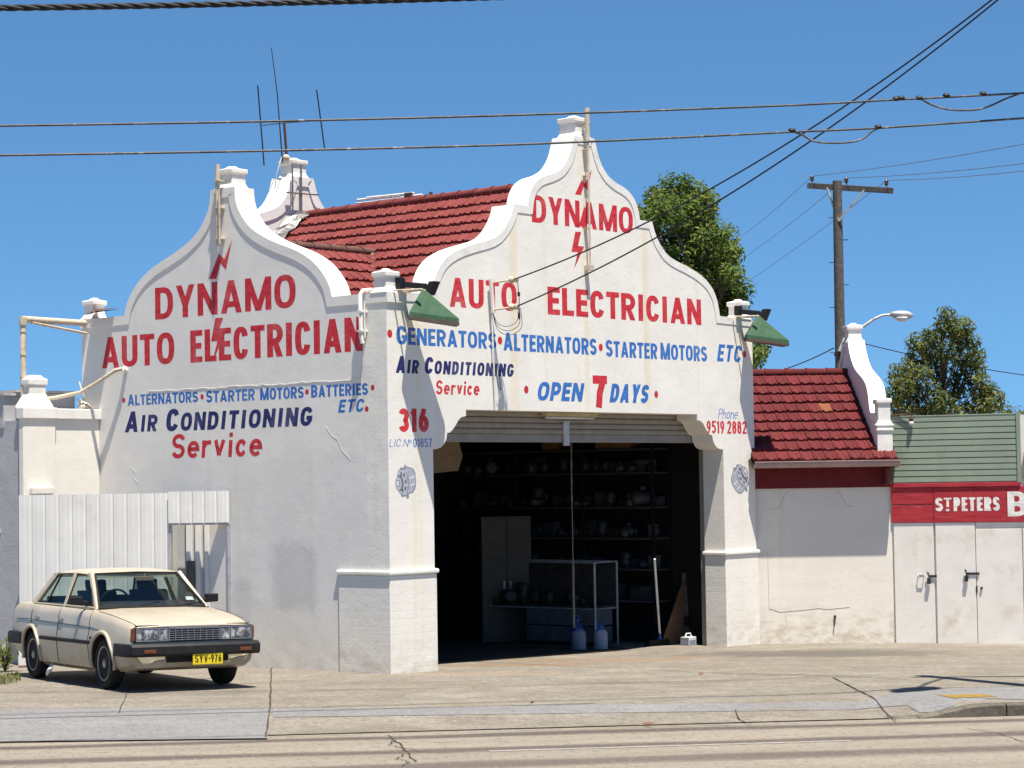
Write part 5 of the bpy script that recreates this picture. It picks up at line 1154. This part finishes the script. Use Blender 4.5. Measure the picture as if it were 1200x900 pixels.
def bumper(sgn, x0, xe, zlo, zhi, name):
    o_ = [(x0, .832), (xe - .16, .842), (xe - .04, .80), (xe, .70), (xe + .015, 0)]; o_ = o_ + [(x, -y) for x, y in o_[-2::-1]]; rings = []
    for x, y in o_:
        cxx = (x - .08, y * (1 - .06 / max(abs(y), .5)) if abs(y) > .1 else 0)
        rings.append([(sgn * cxx[0], cxx[1], zlo + .01), (sgn * (x - .025), y, zlo), (sgn * x, y, zlo + .03), (sgn * x, y, zhi - .03), (sgn * (x - .03), y * .99, zhi), (sgn * cxx[0], cxx[1], zhi)])
    mb = MB(); mb.loft(rings); return mb.build(name, M['bumper'], car, smooth=30)
fb = bumper(1, 1.66, 2.20, .405, .55, 'bumper'); rb = bumper(-1, 1.66, 2.26, .42, .57, 'bumper')
for s_ in (-1, 1):
    b = MB(); b.loft([[(2.203, s_ * y, z) for y, z in ((.52, .445), (.67, .445), (.67, .487), (.52, .487))], [(2.216, s_ * y, z) for y, z in ((.525, .449), (.665, .449), (.665, .483), (.525, .483))]]); b.build('indicator', M['amber'], fb)
b = MB(); b.box(2.196, 2.204, -.07, .305, .30, .432); pl = b.build('number_plate', M['plate'], car, bevel=.003)
mb = MB(); letters(mb, 'SYV', -.045, .115, .325, .085, lambda x, y, d: (2.2045 + d, x, y), t=.17, gap=.16); letters(mb, '976', .155, .285, .325, .085, lambda x, y, d: (2.2045 + d, x, y), t=.17, gap=.16); dots(mb, [(.135, .367)], lambda x, y, d: (2.2045 + d, x, y), .009, .009)
mb.build('plate_lettering', M['black'], pl, recalc=False)
b = MB(); b.box(2.0, 2.1, -.35, .42, .33, .404); b.build('air_intake', M['trimline'], car)
b = MB(); b.box(-2.165, -2.10, -.72, .72, .60, .80); b.build('tail_light', M['red_lens'], car, bevel=.01)
b = MB(); b.tube([(2.0, -.6, .31), (2.07, -.45, .345), (2.08, -.3, .35)], .02, 6); b.tube([(2.04, .45, .35), (2.07, .58, .36), (2.03, .7, .40)], .014, 6); b.build('dented_lip', M['paint'], car, smooth=True)
# side trim, door lines, handles
for s_ in (-1, 1):
    b = MB()
    for x0, x1 in ((-.86, -.26), (-.23, .80), (.83, .90)):
        n_ = 8; b.loft([[(x, s_ * (side_y(x, z) + o_), z) for z, o_ in ((.505, -.003), (.512, .018), (.548, .018), (.555, -.003))] for x in [x0 + (x1 - x0) * k / n_ for k in range(n_ + 1)]])
    b.build('side_trim', M['bumper'], car)
    b = MB()
    zs = [.22 + .04 * k for k in range(18)]
    for x in (.83, -.245): b.tube([(x, s_ * (side_y(x, z) + .0), z) for z in zs], .006, 4)
    b.tube([(-1.27 + .0 * z, s_ * side_y(-1.2, z), z) for z in (.69, .76, .84, .92)], .006, 4)
    b.tube([(x, s_ * side_y(x, .215), .215) for x in (-.85, -.3, .3, .83)], .006, 4)
    b.tube([(x, s_ * (side_y(x, .70 + .0 * x) + .001), at_x(x)[1] - .20) for x in (-1.9, -1.4, -.9, -.3, .4, .9, 1.4, 1.9)], .004, 4)
    b.tube([(x, s_ * (at_x(x)[0] - .085), at_x(x)[1] + .0) for x in (.95, 1.2, 1.5, 1.8, 2.0)], .003, 4)
    b.build('panel_gap', M['trimline'], car)
    for x in (-.14, -1.02):
        b = MB(); y = side_y(x, .78); b.box(x - .075, x + .075, min(s_ * (y - .004), s_ * (y + .022)), max(s_ * (y - .004), s_ * (y + .022)), .762, .79); b.build('door_handle', M['chrome'], car, bevel=.006)
    b = MB(); b.box(.90, .98, min(s_ * .838, s_ * .846), max(s_ * .838, s_ * .846), .57, .60); b.build('badge', M['trimline'], car)
b = MB(); b.tube([(.83, y, .917) for y in (-.72, -.4, 0, .4, .72)], .006, 4); b.tube([(2.03, y, .757) for y in (-.72, 0, .72)], .006, 4); b.build('panel_gap', M['trimline'], car)
def wheel(x, s_):
    r_ = empty('wheel', (x, s_ * .715, WR), 0, car); a_ = (0, s_, 0)
    b = MB(); b.lathe([(.185, -.085), (.26, -.092), (.288, -.075), (.297, -.05), (.297, .05), (.288, .075), (.26, .092), (.215, .088), (.19, .075)], (0, 0, 0), a_, 40); b.build('tyre', M['rubber'], r_, smooth=35)
    b = MB(); b.lathe([(.2, -.06), (.208, .08), (.195, .084), (.178, .062), (.16, .03), (.145, .028), (.13, .05), (.09, .06), (.075, .045), (.06, .045), (.05, .075), (.03, .085), (.0, .086)], (0, 0, 0), a_, 36)
    rim = b.build('rim', M['rim'], r_, smooth=30)
    b = MB()
    for k in range(12): a = k * math.pi / 6; b.lathe([(.014, 0), (.014, .004)], (.152 * math.cos(a), s_ * .033, .152 * math.sin(a)), a_, 8)
    for k in range(4): a = k * math.pi / 2 + .4; b.lathe([(.012, 0), (.01, .02)], (.095 * math.cos(a), s_ * .056, .095 * math.sin(a)), a_, 6)
    b.build('rim_slot', M['trimline'], r_)
for x in (AXF, AXR):
    for s_ in (-1, 1): wheel(x, s_)
b = MB(); b.tube([(-.5, -.80, .22), (-.53, -.83, .13), (-.58, -.84, .08), (-.47, -.85, .14), (-.40, -.84, .17)], [.015, .03, .02, .03, .01], 6); b.build('loose_rag', M['white_plastic'], car, smooth=True)
# ------------------------------------------------------------------ inside the workshop
def glocal(px, py): q = gp(px, py) - C0; return q.dot(FD), q.dot(SD), gz(*gp(px, py).xy) + .012
def item(name, u, v, z, label, cat, rz=0.0, group=None): return tag(empty(name, L(u, v, z), RZ + rz), label, cat, group)
fz_ = lambda u, v: gz(*(C0 + FD * u + SD * v).xy) + .012
QT = -math.pi / 2                          # things that stand against the right hand wall
vC = 4.35; uC = front(594, 690, vC)[0]; hC = front(594, 605, vC)[1] - fz_(uC, vC)
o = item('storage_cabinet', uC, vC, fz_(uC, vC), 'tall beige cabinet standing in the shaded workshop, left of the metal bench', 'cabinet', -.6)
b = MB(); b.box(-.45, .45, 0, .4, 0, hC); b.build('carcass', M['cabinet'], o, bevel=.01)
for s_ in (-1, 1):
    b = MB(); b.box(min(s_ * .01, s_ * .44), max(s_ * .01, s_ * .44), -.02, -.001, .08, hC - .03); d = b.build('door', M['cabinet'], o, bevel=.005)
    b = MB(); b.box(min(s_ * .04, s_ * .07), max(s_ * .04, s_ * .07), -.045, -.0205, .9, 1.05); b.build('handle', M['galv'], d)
u0, v0 = 7.2, 4.75; z0 = fz_(u0, v0); v1_ = 2.2; hB = front(735, 657, v1_)[1] - z0
o = item('work_bench', u0, v0, z0, 'grey metal framed bench with pale drawers in the middle of the workshop', 'bench', QT)
b = MB(); W_ = v0 - v1_
for x in (0, W_):
    for y in (0, .6): b.tube([(x, y, 0), (x, y, hB)], .02, 8)
for z in (hB, .62): b.tube([(0, 0, z), (W_, 0, z)], .016, 8); b.tube([(0, .6, z), (W_, .6, z)], .016, 8); b.tube([(0, 0, z), (0, .6, z)], .016, 8); b.tube([(W_, 0, z), (W_, .6, z)], .016, 8)
b.build('frame', M['galv'], o, smooth=40)
b = MB(); b.box(.02, W_ - .02, .02, .58, .64, .67); b.box(.02, W_ - .02, .56, .575, .68, hB - .05); b.build('shelf', simple('dark shelf board', (.06, .055, .05), .8, .4, 8), o)
for k, zz in enumerate((.06, .34)):
    b = MB(); b.box(1.05, W_ - .03, -.01, .5, zz, zz + .26); d = b.build('drawer', simple('pale drawer front', (.15, .155, .165), .6, .3, 5) if k == 0 else bpy.data.materials['pale drawer front'], o, bevel=.008)
alt_b = MB(); alt_b.lathe([(.03, -.02), (.055, -.015), (.055, .012), (.04, .02), (.075, .025), (.085, .05), (.085, .15), (.07, .17), (.05, .175)], (0, 0, .085), (0, -1, 0), 14)
alt_b.box(-.02, .02, -.1, -.06, .165, .2); ALT = alt_b.build('alternator', M['alloy'], None, smooth=40)
first = [True]
def alternator(u, v, z):
    if first[0]: a = ALT; first[0] = False
    else: a = ALT.copy(); col.objects.link(a)
    a.location = L(u, v, z); a.rotation_euler = (0, 0, RZ + QT + random.uniform(-1.2, 1.2)); s_ = random.choice((.7, .9, 1.0, 1.2, 1.5)) * random.uniform(.9, 1.1); a.scale = (s_, s_ * random.uniform(.8, 1.3), s_ * random.uniform(.8, 1.05))
    if random.random() < .45: a.rotation_euler.x = -math.pi / 2; a.location.z += .02 * s_
    tag(a, 'small dull metal machine part stored in the dark workshop', 'machine part', 'machine parts on the workshop shelves')
for k in range(9): alternator(u0 + random.uniform(.12, .4), v0 - .25 - .24 * k, z0 + .672)
# shelving along the back
o = item('shelf_rack', 7.85, 5.95, fz_(8, 3.4), 'dark steel shelving with rows of machine parts along the inside of the workshop', 'shelves', QT)
b = MB()
for x in (0, 1.5, 3.0, 4.5):
    for y in (0, .45): b.box(x - .02, x + .02, y - .02, y + .02, 0, 3.75)
b.build('upright', M['black'], o)
sz = (.75, 1.28, 1.80, 2.32, 2.9, 3.3)
for zz in sz: b = MB(); b.box(-.02, 4.52, -.02, .47, zz - .03, zz); b.build('shelf', simple('dusty steel shelf', (.055, .055, .06), .7, .3, 6) if zz == sz[0] else bpy.data.materials['dusty steel shelf'], o)
zb_ = o.location.z
for zz in sz[1:5]:
    for k in range(19): alternator(7.85 + random.uniform(.06, .34), 5.95 - .15 - .228 * k + random.uniform(-.09, .09), zb_ + zz + .002)
cb0 = MB(); cb0.box(-.5, .5, -.5, .5, 0, 1); cb0.box(-.47, .47, -.505, -.501, .35, .75); cb0.add([(-.5, -.5, 1.0), (.5, -.5, 1.0), (.52, -.75, .9), (-.52, -.75, .9), (-.5, -.5, 1.01), (.5, -.5, 1.01), (.52, -.75, .91), (-.52, -.75, .91)], [(0, 1, 2, 3), (4, 5, 6, 7), (0, 1, 5, 4), (2, 3, 7, 6)])
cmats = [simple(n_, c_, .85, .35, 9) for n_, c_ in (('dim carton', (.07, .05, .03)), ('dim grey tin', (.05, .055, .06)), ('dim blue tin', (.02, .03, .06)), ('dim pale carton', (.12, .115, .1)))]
CB = None
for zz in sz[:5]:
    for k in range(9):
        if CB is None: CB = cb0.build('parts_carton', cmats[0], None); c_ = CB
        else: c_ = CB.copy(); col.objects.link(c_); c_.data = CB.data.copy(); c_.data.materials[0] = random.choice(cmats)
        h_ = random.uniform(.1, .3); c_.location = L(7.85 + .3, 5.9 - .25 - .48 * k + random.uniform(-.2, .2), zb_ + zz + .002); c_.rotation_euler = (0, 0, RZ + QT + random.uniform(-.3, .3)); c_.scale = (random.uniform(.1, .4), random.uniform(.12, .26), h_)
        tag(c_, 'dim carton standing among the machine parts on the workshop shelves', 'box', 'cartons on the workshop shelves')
for (uu, ww, hh, lab) in ((3.7, .34, .22, 'open cardboard box on the top shelf, left of the larger box'), (2.3, .75, .26, 'large cardboard box on the top shelf of the workshop')):
    q = item('cardboard_box', 7.99, uu, zb_ + 3.302, lab, 'box', QT); b = MB(); b.box(-ww / 2, ww / 2, -.12, .2, 0, hh); b.build('carton', M['cardboard'], q, bevel=.006)
    b = MB(); b.loft([[(-ww / 2, -.121, hh), (ww / 2, -.121, hh), (ww / 2, -.2, hh - .07), (-ww / 2, -.2, hh - .07)], [(-ww / 2, -.124, hh + .004), (ww / 2, -.124, hh + .004), (ww / 2, -.203, hh - .066), (-ww / 2, -.203, hh - .066)]]); b.build('flap', M['cardboard'], q)
q = item('hanging_board', 5.1, 3.6, 2.72, 'pale beige board hanging high in the left of the workshop', 'board'); b = MB(); b.prism([(-.95, -.02), (.3, .06), (.42, .3), (.3, .62), (.0, .8), (-.95, .8)], fr, 0, .03); b.build('panel', simple('pale beige board', (.34, .27, .18), .8, .2, 5), q); b = MB(); b.tube([(-.8, .015, .79), (-.8, .015, 1.2)], .01, 5); b.tube([(-.05, .015, .79), (-.05, .015, 1.2)], .01, 5); b.build('wire', M['black'], q)
# drums, rope, broom, battery and leaning boards near the doorway
def drum(px, py, r, h, mt, cap, label):
    v = 1.5 if px > 680 else 1.7; u = front(px, py, v)[0]; v += .25 if px == 690 else 0; z = fz_(u, v); q = item('plastic_drum', u, v, z, label, 'drum', 0, None)
    b = MB(); b.lathe([(r * .96, 0), (r, .02), (r, h * .8), (r * .8, h * .93), (r * .4, h)], (0, 0, 0), (0, 0, 1), 20); b.build('body', mt, q, smooth=40)
    b = MB(); b.lathe([(r * .45, h), (r * .45, h + .06), (r * .3, h + .07)], (0, 0, 0), (0, 0, 1), 14); b.build('lid', cap, q, smooth=40)
    b = MB(); b.tube([(-r * .7, 0, h * .88), (-r * .5, 0, h + .12), (r * .5, 0, h + .12), (r * .7, 0, h * .88)], .012, 6); b.build('handle', cap, q)
drum(704, 756, .115, .32, simple('scuffed white plastic', (.34, .36, .4), .5), M['blue_plastic'], 'white plastic drum with a blue top inside the doorway')
drum(678, 754, .125, .32, simple('grey plastic', (.22, .24, .27), .5), M['black'], 'grey plastic drum below the hanging rope')
drum(690, 750, .11, .42, M['blue_plastic'], M['blue_plastic'], 'dark blue drum behind the white and grey drums')
u, v = 4.42, 1.2
z_a, z_b = front(669, 516, v), front(676, 735, v)
q = item('pull_rope', z_a[0], v, z_b[1], 'thin pale rope hanging from the lintel of the open doorway', 'rope')
hh = z_a[1] - z_b[1] + .3; b = MB(); b.tube([(random.uniform(-.006, .006), 0, hh * k / 24) for k in range(25)], [.009 + .007 * (k % 2) * (k > 14) + (.010 if k < 8 else 0) for k in range(25)], 6); b.build('rope', simple('pale rope', (.22, .2, .16), .9, .3, 30), q)
v = 1.08; u = front(777, 757, v)[0]; z = fz_(u, v) - .012
q = item('broom', u, v, z, 'wide black broom with a blue socket and white pole leaning by the doorway', 'broom')
t0 = glocal(776, 746); tpz = front(767, 655, v - .45)
b = MB(); b.tube([(0, .06, .17), (tpz[0] - u, -.45, tpz[1] - z)], .019, 8); b.build('pole', M['white_metal'], q, smooth=40)
b = MB(); b.lathe([(.035, 0), (.03, .09), (.02, .14)], (0, .06, .10), (tpz[0] - u, -.51, tpz[1] - z - .1), 10); b.box(-.13, .12, .02, .1, .09, .135); b.build('socket', M['blue_plastic'], q, bevel=.01)
b = MB(); b.loft([[(-.36, -.0, .0), (.2, -.02, .0), (.2, .13, .0), (-.36, .15, .0)], [(-.34, .02, .13), (.18, .02, .13), (.18, .1, .13), (-.34, .1, .13)]]); b.build('bristles', M['black_bristle'], q)
v = .75; u = front(807, 758, v)[0]; z = fz_(u, v) - .012
q = item('car_battery', u, v, z, 'small white and black car battery on the ground by the right door pier', 'battery')
b = MB(); b.box(-.11, .11, -.08, .08, 0, .17); b.build('case', M['white_plastic'], q, bevel=.008)
b = MB(); b.box(-.112, -.104, -.082, .082, .01, .165); b.box(-.085, .085, -.084, -.0805, .03, .12); b.build('side_label', M['art_b'], q)
b = MB(); b.tube([(-.07, 0, .17), (-.07, 0, .195)], .015, 8); b.tube([(.07, 0, .17), (.07, 0, .195)], .015, 8); b.tube([(-.09, 0, .17), (-.06, 0, .225), (.05, 0, .225), (.09, 0, .17)], .012, 6); b.build('terminal', M['white_plastic'], q)
def leaning(name, px, py, wd, ht, mt, label, lean, hole=False, tilt=0):
    v = 1.12; u = front(px, py, v)[0]; z = fz_(u, v) - .01; q = item(name, u, v, z, label, 'board'); b = MB()
    c = [(0, 0), (wd, 0), (wd + lean, ht), (lean + wd * tilt, ht)]
    b.prism(c, lambda a, h_, d: (a, d + h_ * .06, h_), 0, .02); b.build('panel', mt, q, bevel=.003)
    if hole: b = MB(); b.box(wd * .2, wd * .75, -.035, .06, .32, .47); b.build('dark_slot', M['dark'], q)
leaning('leaning_board', 774, 757, .66, 1.1, M['brown_board'], 'brown triangular board leaning in the doorway behind the broom pole', .16, tilt=.95)
leaning('leaning_plank', 801, 758, .2, 1.2, M['grey_board'], 'narrow grey plank with a slot leaning behind the car battery', .12, True)
# ------------------------------------------------------------------ trees and plants
def leaf_mat(name, a, c, d):
    m_ = bpy.data.materials.new(name); m_.use_nodes = True; n_ = m_.node_tree; p = n_.nodes['Principled BSDF']; p.inputs['Roughness'].default_value = .6; p.inputs['Specular IOR Level'].default_value = .2
    at = n_.nodes.new('ShaderNodeAttribute'); at.attribute_name = 'rnd'; rp = n_.nodes.new('ShaderNodeValToRGB'); e = rp.color_ramp.elements
    e[0].color = (*a, 1); e[1].color = (*d, 1); x = e.new(.55); x.color = (*c, 1); n_.links.new(at.outputs['Fac'], rp.inputs[0]); n_.links.new(rp.outputs[0], p.inputs['Base Color'])
    tr = n_.nodes.new('ShaderNodeBsdfTranslucent'); n_.links.new(rp.outputs[0], tr.inputs[0]); mx = n_.nodes.new('ShaderNodeMixShader'); mx.inputs[0].default_value = .4
    n_.links.new(p.outputs[0], mx.inputs[1]); n_.links.new(tr.outputs[0], mx.inputs[2]); n_.links.new(mx.outputs[0], n_.nodes['Material Output'].inputs[0]); return m_
M['leaf_a'] = leaf_mat('dense green leaves', (.055, .095, .022), (.15, .21, .042), (.34, .37, .09)); M['leaf_b'] = leaf_mat('olive leaves', (.06, .085, .026), (.155, .18, .042), (.36, .31, .085))
M['bark'] = simple('grey brown bark', (.13, .1, .07), .95, .5, 8, bump=.7, bscale=14)
def tree(name, x, y, clumps, leaf, n_per, lw, label, trunk_r, top, droop=.3, spread=1.0, dev=0.0):
    base = gz(x, y); t = tag(empty(name, (x, y, base)), label, 'tree'); b = MB(); lf = MB()
    fork = Vector((0, 0, (top - base) * .38)); b.tube([(0, 0, -.2), (trunk_r * .3, 0, fork.z * .5), fork], [trunk_r * 1.25, trunk_r, trunk_r * .85], 10)
    tip = Vector((.1, 0, top - base - .4)); b.tube([fork, fork.lerp(tip, .5) + Vector((.1, .05, 0)), tip], [trunk_r * .8, trunk_r * .45, .015], 8)
    for cx, cy, cz, r in clumps:
        c = Vector((cx - x, cy - y, cz - base)); st_ = fork.lerp(tip, max(0, min(.85, (c.z - fork.z) / max(tip.z - fork.z, .1) - .35)))
        mid_ = st_.lerp(c, .5) + Vector((random.uniform(-.15, .15), random.uniform(-.15, .15), .12)); b.tube([st_, mid_, c], [trunk_r * .32, trunk_r * .17, .01], 6)
        for k in range(3): e = c + Vector((random.gauss(0, r * .6), random.gauss(0, r * .6), random.gauss(0, r * .5))); b.tube([c.lerp(st_, .25), e], [.014, .005], 4)
        tone = random.uniform(-.22, .22)
        for k in range(int(n_per * (r / .4) ** 2)):
            d = Vector((random.gauss(0, 1), random.gauss(0, 1), random.gauss(0, .85))); d.normalize(); rr = r * random.uniform(.25, 1.0) ** .6 * random.choice((1, 1, 1, 1.18))
            p = c + d * rr; nrm = (d * .6 + Vector((0, 0, .7)) + Vector((random.gauss(0, .5), random.gauss(0, .5), random.gauss(0, .5)))).normalized()
            ax_ = (Vector((random.gauss(0, 1), random.gauss(0, 1), random.gauss(0, .6) - droop))); ax_ = (ax_ - nrm * ax_.dot(nrm)).normalized(); sd_ = nrm.cross(ax_)
            l_ = leaf * random.uniform(.6, 1.3); w_ = l_ * lw; fold = nrm * (w_ * .25)
            lf.add([p - ax_ * l_ * .5, p - sd_ * w_ * .5 + fold, p + ax_ * l_ * .5, p + sd_ * w_ * .5 + fold], [(0, 1, 2), (0, 2, 3)], 0, min(1, max(0, random.gauss(.42 + tone, .2))))
    b.build('trunk', M['bark'], t, smooth=50); lf.build('crown', M['leaf_a'] if lw > .4 else M['leaf_b'], t, recalc=False)
    return t
def clump_px(pts, y, rs, dy=1.2):
    out = []
    for (px, py), r in zip(pts, rs):
        q = atY(px, py, y + random.uniform(-dy, dy)); out.append((q.x, q.y, q.z, r))
    return out
random.seed(21)
P1 = [(770, 232), (790, 222), (808, 228), (825, 240), (760, 252), (782, 250), (803, 252), (822, 262), (838, 276), (775, 275), (798, 280), (820, 288), (840, 298), (856, 300), (790, 305), (812, 312), (835, 320), (857, 322), (800, 335), (822, 342), (846, 345), (862, 340), (815, 365), (838, 368), (858, 362), (745, 262), (735, 290), (755, 300), (770, 320), (750, 330), (785, 345), (765, 350), (848, 392), (868, 388), (885, 405), (880, 418), (866, 408), (820, 395), (790, 380), (800, 415), (770, 390), (835, 430), (795, 440)]
tree('leafy_tree', atY(812, 400, 50).x, 50, clump_px(P1, 50, [random.uniform(.30, .48) for _ in P1], 1.3) + clump_px([(p[0] + random.uniform(-10, 10), p[1] + 8) for p in P1[::2]], 51, [.42] * 23, .6), .135, 380, .46, 'big dense green tree rising behind the right slope of the front gable', .2, atY(800, 225, 50).z)
P2 = [(1110, 368), (1106, 382), (1118, 392), (1098, 396), (1132, 402), (1088, 410), (1112, 412), (1074, 420), (1096, 424), (1124, 424), (1064, 436), (1082, 440), (1106, 440), (1138, 434), (1150, 446), (1058, 452), (1072, 456), (1092, 458), (1118, 460), (1148, 462), (1060, 470), (1080, 474), (1104, 474), (1128, 476), (1068, 486), (1094, 488), (1118, 490), (1152, 476), (1050, 482), (1146, 490), (1156, 456), (1128, 448), (1090, 392), (1126, 384), (1048, 466), (1162, 468), (1054, 440), (1140, 420), (1076, 402)]
tree('gum_tree', atY(1100, 480, 52).x, 52, clump_px(P2, 52, [random.uniform(.2, .34) for _ in P2], .8), .17, 340, .3, 'airy olive green gum tree standing behind the green cladding', .1, atY(1110, 364, 52).z, droop=1.1)
P3 = [(1165, 486), (1178, 482), (1190, 487), (1205, 492), (1172, 500), (1195, 505), (1200, 520), (1206, 535), (1185, 520), (1160, 495)]
tree('shrubby_tree', atY(1188, 520, 56).x, 56, clump_px(P3, 56, [random.uniform(.24, .36) for _ in P3], .6), .15, 240, .3, 'low olive bush at the far right edge beyond the green cladding', .07, atY(1188, 480, 56).z, droop=.8)
def weed(px, py, n, h, label):
    p = gp(px, py); o = tag(empty('weed_plant', p), label, 'plant'); b = MB(); lf = MB()
    for k in range(n):
        a = random.uniform(0, 6.28); tip = Vector((math.cos(a) * h * .5 * random.random(), math.sin(a) * h * .5 * random.random(), h * random.uniform(.5, 1))); b.tube([(0, 0, -.02), tip * .5 + Vector((0, 0, .05)), tip], [.008, .006, .002], 4)
        for j in range(16):
            c = tip * random.uniform(.15, 1.05) + Vector((random.gauss(0, .05), random.gauss(0, .05), random.gauss(0, .03))); d = Vector((random.gauss(0, 1), random.gauss(0, 1), .5)).normalized(); s_ = d.cross(Vector((0, 0, 1))).normalized(); l_ = random.uniform(.05, .1)
            lf.add([c, c + d * l_ * .5 + s_ * l_ * .2, c + d * l_, c + d * l_ * .5 - s_ * l_ * .2], [(0, 1, 2, 3)], 0, random.random())
    b.build('stem', M['bark'], o); lf.build('foliage', M['leaf_a'], o, recalc=False)
p_ = gp(28, 782); o = tag(empty('white_board', p_, TH), 'small white board standing on the ground behind the rear wheel of the cream car', 'board')
b = MB(); b.box(-.085, .085, -.015, .015, 0, .26); b.build('panel', M['white_plastic'], o, bevel=.004)
b = MB(); b.box(-.08, .08, -.05, -.016, 0, .03); b.build('foot', M['brown_board'], o)
weed(6, 787, 16, .5, 'dark green weed clump at the left edge behind the cream car'); weed(-6, 793, 10, .4, 'small weed at the very left edge nearest the path')
b = MB()
for k in range(900):
    px = random.uniform(-60, 24); p = gp(px, random.uniform(790, 800) + max(0, 24 - px) * .12); a = random.uniform(0, 6.28); h = random.uniform(.03, .09)
    d = Vector((math.cos(a), math.sin(a), 0)); b.add([p - d * .006, p + d * .006, p + Vector((random.gauss(0, .03), random.gauss(0, .03), h))], [(0, 1, 2)], 0, random.random())
tag(b.build('grass', M['leaf_b'], None, recalc=False), kind='stuff')
def dead_leaf(px, py, off, s_, label):
    p = gp(px, py, off); b = MB(); pts = [(0, 0, .004), (s_ * .5, s_ * .25, .02), (s_, 0, .03), (s_ * .55, -s_ * .22, .01)]; b.loft([[(x, y, z) for x, y, z in pts], [(x, y, z + .004) for x, y, z in pts]]); o = b.build('dead_leaf', M['brown_board'], None); o.location = p; o.rotation_euler = (.2, .1, random.uniform(0, 6)); tag(o, label, 'leaf', None)
dead_leaf(752, 848, -.07, .16, 'curled brown dead leaf on the driveway edge below the doorway'); dead_leaf(820, 791, 0, .16, 'dark dead leaf on the concrete in front of the right door pier'); dead_leaf(625, 823, 0, .12, 'small dead leaf on the concrete below the middle of the doorway')
